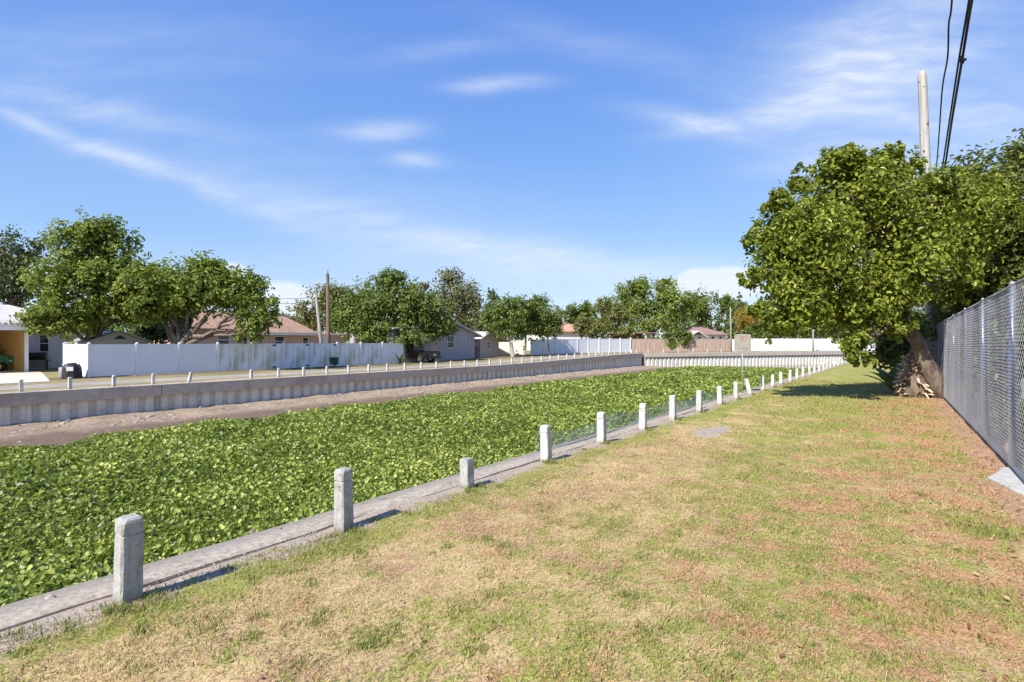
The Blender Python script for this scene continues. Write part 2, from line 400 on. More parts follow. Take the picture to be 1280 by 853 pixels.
shingle('orange_shingle', (.48, .25, .16), (.62, .36, .25)); shingle('red_brown_shingle', (.26, .15, .14), (.40, .25, .23))
shingle('pale_shingle', (.50, .48, .46), (.64, .61, .60)); shingle('olive_shingle', (.30, .29, .25), (.40, .385, .34))
plain('pink_stucco', (.62, .42, .335), .9, .08, 1.2, bump=.2); plain('grey_stucco', (.40, .375, .385), .9, .08, 1.2)
plain('tan_stucco', (.50, .42, .37), .9, .08, 1.2); plain('white_stucco', (.76, .75, .74), .85, .06, 1.2)
plain('cream_paint', (.78, .74, .62), .7, .06, 2); plain('ochre_board', (.52, .30, .09), .7, .1, 2)
plain('white_paint', (.80, .80, .80), .5, .04, 2); plain('dark_glass', (.03, .035, .04), .1, .1, 2, spec=.6)
plain('black_paint', (.012, .012, .014), .3, .1, 2, spec=.5); plain('black_plastic', (.03, .03, .033), .5, .2, 3)
plain('grey_plastic', (.30, .29, .28), .6, .1, 3)
plain('green_paint', (.03, .19, .075), .3, .1, 3, spec=.5); plain('rubber', (.02, .02, .02), .85, .2, 6)
plain('galvanised', (.50, .525, .58), .42, .12, 8, metal=.75, spec=.5); plain('galv_wire', (.33, .33, .35), .55, .12, 20, metal=.2, spec=.5)
plain('blue_wire', (.24, .30, .34), .5, .1, 20, metal=.3)
plain('cable', (.015, .016, .02), .5, .1, 5); plain('steel_pole', (.36, .355, .33), .5, .15, 4, metal=.3)
plain('sign_face', (.36, .345, .32), .45, .12, 5); plain('faded_red', (.42, .24, .20), .6, .15, 9); plain('faded_ink', (.26, .25, .25), .6, .15, 9)
plain('driveway', (.66, .56, .46), .9, .06, 1.0, bump=.2); plain('red_light', (.14, .012, .012), .3); plain('plate', (.72, .72, .70), .5)
plain('stone', (.36, .31, .26), .95, .25, 4, bump=.5, bscale=12); plain('dark_green_box', (.03, .08, .05), .5); plain('yellow_paint', (.6, .45, .03), .4)
plain('chrome', (.6, .6, .6), .2, .05, 3, metal=1.)
leafmat('lily_leaf', (.038, .068, .008), (.20, .27, .032), (.50, .53, .14), .42, .26, .4)
leafmat('leaf_right', (.045, .078, .010), (.19, .245, .024), (.42, .44, .08), .45, .32, .4)
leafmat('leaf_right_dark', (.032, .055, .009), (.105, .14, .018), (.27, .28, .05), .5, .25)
leafmat('leaf_bright', (.045, .078, .011), (.175, .24, .032), (.34, .38, .07), .5, .32)
leafmat('leaf_mid', (.042, .072, .013), (.135, .195, .032), (.28, .33, .07), .5, .32)
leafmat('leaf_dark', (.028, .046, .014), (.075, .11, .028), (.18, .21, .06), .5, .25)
leafmat('leaf_olive', (.055, .065, .018), (.17, .185, .045), (.34, .34, .10), .5, .3)
leafmat('leaf_grey', (.07, .08, .04), (.17, .18, .075), (.32, .31, .15), .55, .28)
leafmat('leaf_golden', (.14, .11, .018), (.38, .28, .04), (.56, .44, .09), .5, .3)
leafmat('dry_leaf', (.16, .07, .03), (.33, .17, .08), (.48, .33, .19), .7, .15, .2)
leafmat('frond_boot', (.34, .21, .13), (.62, .45, .31), (.80, .66, .50), .85, .1, .15)

# --------------------------------- leaf scatter
def leaf_quads(P, N, size, aspect=.6, fold=.18, twist=None):
    """one folded six-point leaf at each P, facing N"""
    n = len(P); N = N / (np.linalg.norm(N, axis=1, keepdims=True) + 1e-9)
    r = rng.normal(size=(n, 3)); T = r - N * (r * N).sum(1, keepdims=True); T /= np.linalg.norm(T, axis=1, keepdims=True) + 1e-9
    B = np.cross(N, T); L = np.asarray(size).reshape(-1, 1) * np.ones((n, 1)); Wd = L * aspect
    V = np.empty((n, 6, 3))
    V[:, 0] = P - T * L * .5
    V[:, 3] = P + T * L * .5
    up = N * L * fold
    V[:, 1] = P - T * L * .28 + B * Wd * .42 + up; V[:, 2] = P + T * L * .20 + B * Wd * .45 + up
    V[:, 5] = P - T * L * .28 - B * Wd * .42 + up; V[:, 4] = P + T * L * .20 - B * Wd * .45 + up
    k = (np.arange(n) * 6)[:, None]
    Fa = np.concatenate([k + np.array([[0, 3, 2, 1]]), k + np.array([[0, 5, 4, 3]])])
    return V.reshape(-1, 3), Fa
def unit(n):
    v = rng.normal(size=(n, 3)); return v / np.linalg.norm(v, axis=1, keepdims=True)

def crown_points(blobs, n, clump=.2, sub=10, shell=.55):
    """leaf positions and facings: blobs -> sub-lobes -> clumps -> leaves"""
    vol = np.array([b[3] * b[4] * b[5] for b in blobs]) ** .7; vol /= vol.sum()
    PP, NN, TT = [], [], []
    for b, f in zip(blobs, vol):
        c = np.array(b[:3]); r = np.array(b[3:6]); nl = max(30, int(n * f))
        sd = unit(sub); sc = c + sd * r * rng.uniform(.35, .72, (sub, 1)); sr = rng.uniform(.34, .58, sub)
        nc = max(12, nl // 16)
        which = rng.integers(0, sub, nc); d = unit(nc); d[:, 2] = np.where(rng.random(nc) < .3, np.abs(d[:, 2]), d[:, 2])
        rad = rng.uniform(shell, 1.05, (nc, 1))
        cc = sc[which] + d * r * (sr[which][:, None]) * rad
        ctint = rng.normal(0, .13, nc)
        li = rng.integers(0, nc, nl)
        mr_ = r.mean()
        off = rng.normal(size=(nl, 3)) * clump * mr_ * .5
        p = cc[li] + off
        outn = d[li] * .8 + (p - c) / r * .4 + rng.normal(size=(nl, 3)) * .55 + np.array([0, 0, .45])
        PP.append(p); NN.append(outn); TT.append(.47 + ctint[li] + rng.normal(0, .17, nl))
    return np.concatenate(PP), np.concatenate(NN), np.clip(np.concatenate(TT), 0, 1)

def limb(p0, p1, r0, r1, n=6, wob=.06):
    p0, p1 = np.array(p0, float), np.array(p1, float); L = np.linalg.norm(p1 - p0)
    pts, rad = [], []
    for i in range(n + 1):
        f = i / n; q = p0 + (p1 - p0) * f + rng.normal(size=3) * wob * L * (0 if i in (0,) else .5) + np.array([0, 0, .10 * L * math.sin(f * math.pi)]) * .5
        pts.append(q); rad.append(r0 + (r1 - r0) * f)
    return pts, rad
def tree(name, label, cat, base, blobs, n, leaf, mat, tr=.2, fork=None, group='trees behind the houses and fences', clump=.2, sub=10,
         shell=.55, aspect=.6, bark='bark', limbs=True, zmin=None, extra=None):
    base = np.array(base, float); root = empty(name, base, label=label, cat=cat, group=group)
    B = [np.array(b, float) for b in blobs]
    for b in B: b[:3] -= base
    P_, N_, T_ = crown_points(B, n, clump, sub, shell)
    if zmin is not None:
        k = P_[:, 2] > zmin - base[2] + rng.normal(0, .15, len(P_)); P_, N_, T_ = P_[k], N_[k], T_[k]
    V, Fa = leaf_quads(P_, N_, leaf * rng.uniform(.65, 1.3, len(P_)), aspect)
    cr = mesh_np('crown', V, Fa, MAT[mat], root, False, np.repeat(T_, 6))
    cen = np.mean([b[:3] for b in B], axis=0)
    if fork is None: fork = np.array([cen[0] * .35, cen[1] * .35, max(.8, min(b[2] - b[5] for b in B) * .9)])
    mb = MB(); pts, rad = limb((0, 0, -.15), fork, tr * 1.25, tr * .85, 5, .03); rad[0] = tr * 1.7; mb.tube(pts, rad, 9)
    for b in B:
        e = b[:3] + np.array([0, 0, b[5] * .15]); pts, rad = limb(fork, e, tr * .62, tr * .16, 7, .07); mb.tube(pts, rad, 7)
        if limbs and min(b[3:6]) > .75:
            for k in range(4):
                s0 = pts[3 + k % 4]; d = unit(1)[0]; d[2] = abs(d[2]) * .6
                q, rr = limb(s0, b[:3] + d * b[3:6] * .6, tr * .2, .02, 5, .08); mb.tube(q, rr, 5, False)
    if extra: extra(mb)
    mb.build('trunk', MAT[bark], root, True)
    return root
def blob(x, y, rx, ry, Y, depth=None):     # photo ellipse at distance Y -> ellipsoid in the world
    c = Q(x, y, Y); k = Y / F0
    return (*c, rx * k, (depth if depth else (rx + ry) / 2 * k), ry * k)

# --------------------------------- ground of the near bank (lawn)
us = np.concatenate([np.linspace(-4.25, 1.6, 60), [2, 3, 5, 8, 12, 20, 40, 90, 200, 500]])
ts = np.concatenate([[-60, -30, -15, -8, -4], np.linspace(-2, 14, 90), np.linspace(14.4, 40, 60), [44, 48, 52, 56, 60, 62]])
U, T = np.meshgrid(us, ts); X = U * NR[0] + T * DR[0]; Y = U * NR[1] + T * DR[1]
Z = lz(T) + np.where(U < 2.5, (fbm(X * 1.3, Y * 1.3, 3) - .47) * .07 + (fbm(X * 5, Y * 5, 9) - .47) * .025, 0)
Z = Z - np.clip((-4.12 - U) / .1, 0, 1) * .08
V = np.stack([X, Y, Z], -1).reshape(-1, 3); nu = len(us); nt_ = len(ts)
i = np.arange(nt_ - 1)[:, None] * nu + np.arange(nu - 1)[None]; i = i.ravel()
lawn = mesh_np('lawn', V, np.stack([i, i + 1, i + nu + 1, i + nu], 1), MAT['lawn'], None, True); tag(lawn, kind='structure')
# the bank turns right beyond the last bollard: a wedge of land up to the bend of the canal
e0 = ST(-4.25, 62); e1 = ST(500, 62); far_d = np.array([math.cos(ROTF), math.sin(ROTF)])
e2 = np.array([*(e0[:2] + far_d * 500), e0[2]])
lb = mesh_np('lawn_bend', [e0, e1, e2], np.array([[0, 1, 2]]), MAT['lawn']); tag(lb, kind='structure')

def lawn_h(X, Y, T): return lz(T) + (fbm(X * 1.3, Y * 1.3, 3) - .47) * .07 + (fbm(X * 5, Y * 5, 9) - .47) * .025
# grass blades
def sample_strip(n, u0, u1, t0, t1):
    u = rng.uniform(u0, u1, n); t = rng.uniform(t0, t1, n); X = u * NR[0] + t * DR[0]; Y = u * NR[1] + t * DR[1]
    k = (Y > 2.2) & (np.abs(X) < .98 * Y + .3); return u[k], t[k], X[k], Y[k]
PB, HB, WB, TB, LN = [], [], [], [], []
for (t0, t1, dens, h, wd) in [(0.5, 5, 5600, .023, .0040), (5, 9, 2800, .028, .0058), (9, 15, 1100, .034, .009), (15, 30, 330, .05, .015)]:
    n = int((t1 - t0) * 5.4 * dens); u, t, X, Y = sample_strip(n, -4.02, 1.35, t0, t1)
    pat = fbm(X * 2.1, Y * 2.1, 31); litter = np.clip((u - .1) / 1.0, 0, 1)
    keep = rng.random(len(u)) < np.clip(.35 + (pat - .36) * 3.2, .12, 1) * (1 - .65 * litter)
    spd = ((u + 2.85) / .3) ** 2 + ((t - 10.85) / .9) ** 2; keep &= (spd > 1) | (rng.random(len(u)) < .05)
    keep &= (u > -3.9) | (rng.random(len(u)) < .25)
    u, t, X, Y, pat = u[keep], t[keep], X[keep], Y[keep], pat[keep]
    PB.append(np.stack([X, Y, lawn_h(X, Y, t) - .004], 1)); HB.append(h * rng.uniform(.5, 1.5, len(u)) * (.7 + pat * .7)); WB.append(np.full(len(u), wd))
    TB.append(rng.uniform(0, .78, len(u))); LN.append(rng.uniform(.5, 1.6, len(u)))
# greener taller tufts
near_x = [160, 430, 584, 683, 752, 803, 841, 874, 900, 920, 937.5, 953.5, 965.6, 976.4, 987.7, 996, 1003.6, 1012, 1018, 1024, 1029.5, 1033.5, 1038, 1043, 1048, 1053]
tufts = [(480, 792, .24, 700, .05), (780, 600, .2, 260, .06), (1215, 660, .3, 900, .075), (1255, 668, .26, 600, .08), (1215, 690, .3, 500, .06), (12, 797, .2, 600, .07),
         (925, 600, .28, 350, .06), (905, 575, .3, 350, .05), (1190, 740, .4, 600, .045), (1255, 745, .4, 700, .055), (560, 640, .4, 500, .05), (330, 690, .25, 400, .055),
         (1090, 640, .3, 350, .05), (700, 470 + 190, .25, 250, .05), (960, 520, .6, 500, .06), (1060, 535, .7, 700, .06), (1120, 770, .3, 500, .06), (200, 760, .3, 600, .05), (420, 690, .3, 400, .05),
         (860, 700, .2, 250, .05), (620, 790, .2, 260, .05), (1100, 585, .4, 500, .06), (1010, 700, .25, 260, .05), (980, 800, .25, 300, .05)]
tufts = [(x, y, r_ * .85, int(n * .45), h * .72) for (x, y, r_, n, h) in tufts]
for k in range(420):
    y_ = 450 + 400 * rng.random() ** .7; Yd_ = 1120 / (y_ - 434); x_ = rng.uniform(0, 1280)
    tufts.append((x_, y_, rng.uniform(.05, .16), int(rng.uniform(25, 90)), rng.uniform(.022, .042)))
for x_ in near_x[:14]:
    r_ = (x_ - 640) / F0; t_ = (r_ * (-DR[0] * -3.94) - NR[0] * -3.94) / (DR[0] - NR[0] * r_)
    for q in range(3):
        p_ = ST(-3.87 + rng.uniform(-.02, .08), t_ + rng.uniform(-.16, .16)); tufts.append((640 + F0 * p_[0] / p_[1], 434 + 1120 / p_[1], .07, 70, .05))
for (x, y, r_, n, h) in tufts:
    Yd = 1120 / (y - 434); c = np.array([(x - 640) / F0 * Yd, Yd]); q = rng.normal(size=(n, 2)) * r_ * .5 + c
    t = q @ DR; k = (q @ NR > -3.98) & (q @ NR < 1.4); q, t = q[k], t[k]; n = len(q)
    PB.append(np.stack([q[:, 0], q[:, 1], lawn_h(q[:, 0], q[:, 1], t) - .004], 1)); HB.append(h * rng.uniform(.5, 1.3, n)); WB.append(np.full(n, .0045 + .0006 * Yd))
    TB.append(rng.uniform(.82, 1, n)); LN.append(rng.uniform(.15, .8, n))
for (t0, t1, dens, ln, wd) in [(0.5, 5, 1500, .055, .0034), (5, 10, 700, .07, .0055)]:      # dry thatch lying flat
    n = int((t1 - t0) * 5.2 * dens); u, t, X, Y = sample_strip(n, -3.9, 1.3, t0, t1); n = len(u)
    PB.append(np.stack([X, Y, lawn_h(X, Y, t) + rng.uniform(.002, .014, n)], 1)); HB.append(ln * rng.uniform(.5, 1.3, n)); WB.append(np.full(n, wd))
    TB.append(np.where(rng.random(n) < .7, rng.uniform(.0, .12, n), rng.uniform(.61, .645, n))); LN.append(rng.uniform(1.55, 1.9, n))
P_ = np.concatenate(PB); H_ = np.concatenate(HB)[:, None]; W_ = np.concatenate(WB)[:, None]; T_ = np.concatenate(TB); L_ = np.concatenate(LN)[:, None]
n = len(P_); az = rng.uniform(0, 2 * np.pi, n); dh = np.stack([np.cos(az), np.sin(az), np.zeros(n)], 1); sd = np.stack([-np.sin(az), np.cos(az), np.zeros(n)], 1)
mid = P_ + dh * H_ * .45 * np.sin(L_ * .7) + np.array([0, 0, 1]) * H_ * .55 * np.cos(L_ * .7); tip = mid + dh * H_ * .6 * np.sin(L_ * 1.1) + np.array([0, 0, 1]) * H_ * .5 * np.cos(L_ * 1.1)
V = np.stack([P_ - sd * W_ * .5, P_ + sd * W_ * .5, mid + sd * W_ * .4, mid - sd * W_ * .4, tip], 1).reshape(-1, 3); k = (np.arange(n) * 5)[:, None]
gr = mesh_np('grass', V, [k + np.array([[0, 1, 2, 3]]), k + np.array([[3, 2, 4]])], MAT['blades'], None, False, np.repeat(T_, 5))
tag(gr, 'short patchy grass blades, half dry and half green, on the lawn', 'grass', kind='stuff')
u = np.concatenate([rng.normal(.85, .6, 1500), rng.uniform(-3.5, 1.2, 420)]); t = np.concatenate([rng.uniform(2, 22, 1500), rng.uniform(1, 12, 420)])
k = (u < 2.4) & (u > -3.8); u, t = u[k], t[k]; X = u * NR[0] + t * DR[0]; Y = u * NR[1] + t * DR[1]
P_ = np.stack([X, Y, lawn_h(X, Y, t) + rng.uniform(.005, .03, len(u))], 1)
N_ = np.stack([rng.normal(0, .45, len(u)), rng.normal(0, .45, len(u)), np.ones(len(u))], 1)
V, Fa = leaf_quads(P_, N_, np.where(u > .3, rng.uniform(.022, .05, len(u)), rng.uniform(.018, .042, len(u))), .55, .15)
tag(mesh_np('leaf_litter', V, Fa, MAT['dry_leaf'], None, False, np.repeat(rng.random(len(u)), 6)), 'brown fallen leaves scattered on the grass beside the chain link fence', 'leaf litter', kind='stuff')

# --------------------------------- near kerb
kerb = empty('concrete_kerb', ST(-4.32, 0), label='weathered concrete edging kerb running between lily covered canal and lawn', cat='kerb')
t = -8.0; kk = 0
while t < 62:
    L = rng.uniform(2.7, 3.3); t1 = min(t + L, 62)
    mb = MB(); ns = 7
    prof = [(-4.46, -.30), (-4.455, -.006), (-4.43, .014), (-4.16, .010), (-4.12, -.004), (-4.12, -.30)]
    for j in range(ns + 1):
        tt = t + .008 + (t1 - t - .016) * j / ns; jit = (fbm(np.array(tt * 3.1), np.array(4.2)) - .47) * .10
        for (pu, pz) in prof: mb.V.append(tuple(ST(pu + (jit if pu > -4.3 else jit * .4), tt, float(lz(tt)) + pz) - ST(-4.32, 0)))
    m_ = len(prof)
    for j in range(ns):
        for q in range(m_): mb.F.append((j*m_+q, j*m_+(q+1) % m_, (j+1)*m_+(q+1) % m_, (j+1)*m_+q))
    mb.F.append(tuple(range(m_))); mb.F.append(tuple(ns * m_ + q for q in range(m_))[::-1])
    o = mb.build('kerb_slab', MAT['kerb_concrete'], kerb); o.location.z += rng.uniform(-.006, .006); t = t1; kk += 1
# vegetated slope below the kerb
WATER = -1.78
def bank_z(u, t): return np.maximum(WATER - .02, lz(t) - .22 - .37 * np.clip(-4.5 - u, 0, 20))
us = np.linspace(-9.5, -4.5, 12); ts = np.linspace(-15, 62, 60); U, T = np.meshgrid(us, ts)
V = np.stack([U * NR[0] + T * DR[0], U * NR[1] + T * DR[1], bank_z(U, T) - .03], -1).reshape(-1, 3); nu = 12
i = (np.arange(59)[:, None] * nu + np.arange(nu - 1)[None]).ravel()
tag(mesh_np('canal_bank', V, np.stack([i, i+1, i+nu+1, i+nu], 1), MAT['mud'], None, True), kind='structure')

# bollards on the near side
def bollard_mesh(w, h, groove=True, seed=0, mat='bollard_concrete'):
    rr = random.Random(seed); bm = bmesh.new(); a = w / 2; c = w * .16
    def ring(z, s, ch):
        pts = [(-s+ch,-s),(s-ch,-s),(s,-s+ch),(s,s-ch),(s-ch,s),(-s+ch,s),(-s,s-ch),(-s,-s+ch)]
        return [bm.verts.new((x + rr.uniform(-1, 1) * w * .022, y + rr.uniform(-1, 1) * w * .022, z)) for x, y in pts]
    zs = [(-.12, a * 1.03, c*.6)] + [(h * f, a * (1.03 - .05 * f), c*.6) for f in (.1, .25, .4, .55)]
    if groove:
        g0 = h - w * .86
        zs += [(g0 - .006, a * .985, c*.6), (g0 + w * .01, a * .87, c*.6), (g0 + w * .06, a * .87, c*.6), (g0 + w * .085, a * 1.0, c*.6), (h - w * .22, a * 1.0, c*.7), (h - w * .07, a * .93, c), (h, a * .74, c)]
    else: zs += [(h * .8, a * .98, c*.5), (h - .012, a * .97, c*.5), (h, a * .93, c*.5)]
    rings = [ring(*z) for z in zs]
    for r0, r1 in zip(rings, rings[1:]):
        for j in range(8): bm.faces.new((r0[j], r0[(j+1) % 8], r1[(j+1) % 8], r1[j]))
    bm.faces.new(rings[-1]); bm.faces.new(rings[0][::-1])
    bmesh.ops.recalc_face_normals(bm, faces=bm.faces)
    me = bpy.data.meshes.new('bollard'); bm.to_mesh(me); bm.free(); me.materials.append(MAT[mat]); return me
proto_n = [bollard_mesh(.122, .53, True, s_) for s_ in (1, 2, 3)]; big = bollard_mesh(.124, .56, True, 5, 'aged_bollard'); short = bollard_mesh(.122, .355, False, 6, 'aged_bollard'); old2 = bollard_mesh(.122, .53, True, 8, 'aged_bollard')
UB = -3.94
near_lab = {0: 'thick grey concrete bollard nearest the camera, on the lawn edge at lower left', 1: 'grey concrete bollard with rust stain and chipped hole near its top, beside kerb joint',
            2: 'short flat topped stub of a bollard, lower than all its neighbours', 3: 'white grooved bollard just past the short stub bollard, before the netting starts',
            10: 'leaning white bollard tilted towards the metal sign pole', 9: 'upright white bollard just left of the metal sign pole', 11: 'upright white bollard just right of the leaning bollard'}
for k, x in enumerate(near_x):
    r_ = (x - 640) / F0; t = (r_ * (-DR[0] * UB) - NR[0] * UB) / (DR[0] - NR[0] * r_)
    o = bpy.data.objects.new('bollard', big if k == 0 else old2 if k == 1 else short if k == 2 else proto_n[k % 3]); COL.objects.link(o)
    o.location = ST(UB, t, float(lz(t)) - .01); rz = math.atan2(DR[1], DR[0]) - math.pi / 2 + random.uniform(-.06, .06)
    o.rotation_euler = (random.uniform(-.03, .03), random.uniform(-.03, .03), rz)
    o.scale.z = random.uniform(.95, 1.05)
    if k == 0: o.rotation_euler = (0, R(2.4), rz)
    if k == 10: o.rotation_euler = (0, R(-12), rz + .25)
    lab = near_lab.get(k, 'white concrete bollard on the near kerb, %s counting from the camera' % ordw(k + 1))
    tag(o, lab, 'bollard', 'concrete bollards along the near kerb')
    if k == 1:
        for (hx, hz, rr) in ((.025, .385, .013), (.03, .36, .009), (.028, .49, .006)):
            MB().tube([(hx, -.064, hz), (hx, -.059, hz)], rr, 8).build('rust_hole', MAT['brown_wood'], o)

# low wire netting between the bollards
mb = MB(); b0 = ST(-4.35, 7.0)
def nt_(u, t, z): return tuple(ST(u, t, float(lz(t)) + z) - b0)
for t in np.arange(7.0, 17.5, .03):
    hh = .25 + .06 * math.sin(t * 2.1) + .02 * math.sin(t * 7); lean = .05 * math.sin(t * 1.3)
    mb.tube([nt_(-4.35, t, .02), nt_(-4.35 - lean, t + .02 * math.sin(t * 9), hh)], .0018, 3, False)
for z in np.arange(.03, .33, .028):
    mb.tube([nt_(-4.35 - .05 * math.sin(t * 1.3) * z / .3, t, z * (.27 + .05 * math.sin(t * 2.1)) / .3) for t in np.arange(7.0, 17.5, .3)], .0022, 3, False)
nw = mb.build('wire_netting', MAT['blue_wire']); nw.location = b0
tag(nw, 'low sagging bluish wire netting standing along kerb behind the white bollards', 'netting')

for (x, y, lab) in ((315, 668, 'small dark clump of dirt on the kerb between the first two bollards'), (350, 664.5, 'smaller dark clump on kerb, nearer the rust stained bollard'), (62, 751, 'pale stone on the kerb left of the nearest bollard')):
    Yd = 1120 / (y - 434) * .985; p_ = np.array([(x - 640) / F0 * Yd, Yd]); v = np.array([[.03, 0, 0], [.01, .028, 0], [-.026, .016, 0], [-.03, -.014, 0], [.0, -.026, 0], [.012, .006, .022], [-.012, .002, .018]]) * (.8 if 'smaller' in lab else 1.1)
    o = mesh_np('stone' if 'stone' in lab else 'dirt_clump', v, [np.array([[0,1,5],[1,6,5],[1,2,6],[2,3,6],[3,4,6],[4,5,6],[4,0,5]])], MAT['stone'] if 'stone' in lab else MAT['brown_wood'])
    o.location = (p_[0], p_[1], float(lz(p_ @ DR)) + .012); tag(o, lab, 'stone' if 'stone' in lab else 'dirt')
VV, FF = [], []
iv_ = np.array([[1,0,0],[0,1,0],[-1,0,0],[0,-1,0],[0,0,1],[0,0,-1]], float); fi_ = np.array([[0,1,4],[1,2,4],[2,3,4],[3,0,4],[1,0,5],[2,1,5],[3,2,5],[0,3,5]])
for k in range(1500):
    t_ = 1 + 13 * rng.random() ** 1.4; u_ = rng.normal(-4.0, .09)
    if fbm(np.array(t_ * .9), np.array(3.3), 41) < .42: continue
    r_ = rng.uniform(.003, .011); VV.append(iv_ * rng.uniform(.6, 1.3, (6, 1)) * r_ + ST(u_, t_, float(lawn_h(*(u_ * NR + t_ * DR), t_)) + .002)); FF.append(fi_ + 6 * (len(VV) - 1))
tag(mesh_np('gravel', np.concatenate(VV), np.concatenate(FF), MAT['stone']), 'fine grey gravel strewn on bare soil between kerb and grass', 'gravel', kind='stuff')

# sign on a thin pole
Ys = 19.0; sg = empty('sign_post', (Q(928, 0, Ys)[0], Ys, float(lz(22))), label='thin metal pole carrying a weathered square sign beside the leaning bollard', cat='sign')
zt = 1.6 - (418 - HZ) / F0 * Ys - float(lz(22)); zb = 1.6 - (441 - HZ) / F0 * Ys - float(lz(22))
MB().tube([(0, 0, -.2), (0, 0, zt - .08)], .022, 8).build('pole', MAT['steel_pole'], sg, True)
mb = MB(); w2 = .28
mb.prism([(-w2+.03, zb), (w2-.03, zb), (w2, zb+.03), (w2, zt-.03), (w2-.03, zt), (-w2+.03, zt), (-w2, zt-.03), (-w2, zb+.03)], -.030, -.024, 'y'); pl = mb.build('sign_plate', MAT['sign_face'], sg)
mb = MB()
for (z, xs) in ((.86, [(-.10,.10)]), (.74, [(-.12,-.06),(-.03,.05),(.08,.13)]), (.63, [(-.06,.03),(.06,.10)])):
    for (xa, xb) in xs: mb.box(xa, xb, -.033, -.0305, zb + (zt-zb) * z - .022, zb + (zt-zb) * z + .022)
mb.build('faded_red_marks', MAT['faded_red'], pl)
mb = MB()
for (xa, xb) in ((-.16,-.05),(-.02,.06),(.09,.17)): mb.box(xa, xb, -.033, -.0305, zb + (zt-zb)*.24 - .015, zb + (zt-zb)*.24 + .015)
mb.build('faded_grey_marks', MAT['faded_ink'], pl)

# --------------------------------- canal: water, plants, mud
corner = W0 + DA * 60.9
fd = np.array([math.cos(ROTF), math.sin(ROTF)]); fo = np.array([-fd[1], fd[0]])
V = [(-90, -60, WATER), (120, -60, WATER), (420, 260, WATER), (-90, 260, WATER)]
tag(mesh_np('canal_water', V, np.array([[0, 1, 2, 3]]), MAT['water']), kind='structure')
# mud bank at the foot of the far seawall
ss = np.arange(-30, 62.5, .5); os_ = np.linspace(-.2, 7.6, 28); Sg, O = np.meshgrid(ss, os_, indexing='ij')
X = W0[0] + DA[0] * Sg - DB[0] * O; Y = W0[1] + DA[1] * Sg - DB[1] * O
wid = 4.9 + (fbm(Sg * .35, Sg * 0 + 2., 5) - .47) * 2.2
Z = WATER + .27 - .12 * np.clip((24 - Sg) / 24, 0, 1) - (.20 - .10 * np.clip((24 - Sg) / 24, 0, 1)) * np.clip(O / wid, 0, 1.5) ** 1.3 - .5 * np.clip(O / wid - 1.15, 0, 1) + (fbm(X * .9, Y * .9, 8) - .47) * .16 + (fbm(X * 2.2, Y * 2.2, 28) - .47) * .12 + (fbm(X * 6, Y * 6, 18) - .47) * .07
V = np.stack([X, Y, Z], -1).reshape(-1, 3); nu = len(os_); i = (np.arange(len(ss) - 1)[:, None] * nu + np.arange(nu - 1)[None]).ravel()
tag(mesh_np('mud_bank', V, np.stack([i, i+1, i+nu+1, i+nu], 1), MAT['mud'], None, True), kind='structure')
# stones on the mud
ico = bmesh.new(); bmesh.ops.create_icosphere(ico, subdivisions=1, radius=1); iv = np.array([v.co[:] for v in ico.verts]); fi = np.array([[v.index for v in f.verts] for f in ico.faces]); ico.free()
VV, FF = [], []
for k in range(1100):
    s = rng.uniform(-12, 60); o_ = abs(rng.normal(.0, 1.5)) + .12
    if o_ > 4.4: continue
    p = W0 + DA * s - DB * o_; z = WATER + .25 - .12 * min(1, max(0, (24 - s) / 24)) - .15 * (o_ / 4.9) ** 1.3
    r_ = rng.uniform(.025, .085) * (1.5 if rng.random() < .12 else 1); v = iv * (1 + rng.normal(0, .16, (len(iv), 1))) * r_ * np.array([rng.uniform(.8, 1.6), rng.uniform(.8, 1.4), rng.uniform(.4, .8)])
    FF.append(fi + len(VV) * len(iv)); VV.append(v + np.array([p[0], p[1], z + r_ * .2]))
tag(mesh_np('rubble', np.concatenate(VV), np.concatenate(FF), MAT['stone']), 'loose stones and broken rubble lying on the mud below the seawall', 'rubble', kind='stuff')

# floating leaves
def lily(u0, u1, t0, t1, dens, size, zlo, zhi):
    n = int((u1 - u0) * (t1 - t0) * dens); u = rng.uniform(u0, u1, n); t = rng.uniform(t0, t1, n)
    X = u * NR[0] + t * DR[0]; Y = u * NR[1] + t * DR[1]
    off = (X - W0[0]) * -DB[0] + (Y - W0[1]) * -DB[1]; sa = (X - W0[0]) * DA[0] + (Y - W0[1]) * DA[1]
    lim = 4.25 + .6 * np.clip((20 - sa) / 20, 0, 1) + (fbm(sa * .35, sa * 0 + 2., 5) - .47) * 3.4 + (fbm(sa * 1.4, sa * 0 + 7., 6) - .47) * 1.2 + rng.normal(0, .32, n)
    offf = (X - corner[0]) * -fo[0] + (Y - corner[1]) * -fo[1]
    k = (off > lim) & (offf > .5) & (Y > 2.5) & (np.abs(X) < .97 * Y + .6) & (Y < 96)
    u, t, X, Y, off, lim = u[k], t[k], X[k], Y[k], off[k], lim[k]; n = len(u)
    edge = np.clip((off - lim) / 1.6, 0, 1); kerbd = np.clip((-4.6 - u) / 2.2, 0, 1)
    z = np.maximum(WATER, bank_z(u, t)) + (rng.uniform(zlo, zhi, n) + (fbm(X * .8, Y * .8, 4) - .47) * .25) * (.15 + .85 * np.minimum(edge, kerbd))
    sz = size * rng.uniform(.6, 1.35, n) * (.45 + .55 * kerbd) * (.7 + .3 * edge)
    tilt = .22 + .88 * np.minimum(edge, kerbd)
    N = np.stack([rng.normal(0, 1, n) * tilt, rng.normal(0, 1, n) * tilt, np.ones(n)], 1)
    pat = (fbm(X * .5, Y * .5, 21) - .47) * 1.5
    T = .42 + rng.normal(0, .25, n) + pat * .4 + (1 - edge) * .2 + (1 - kerbd) * .22 + (rng.random(n) < .05) * .4
    return np.stack([X, Y, z], 1), N, sz, np.clip(T, 0, 1)
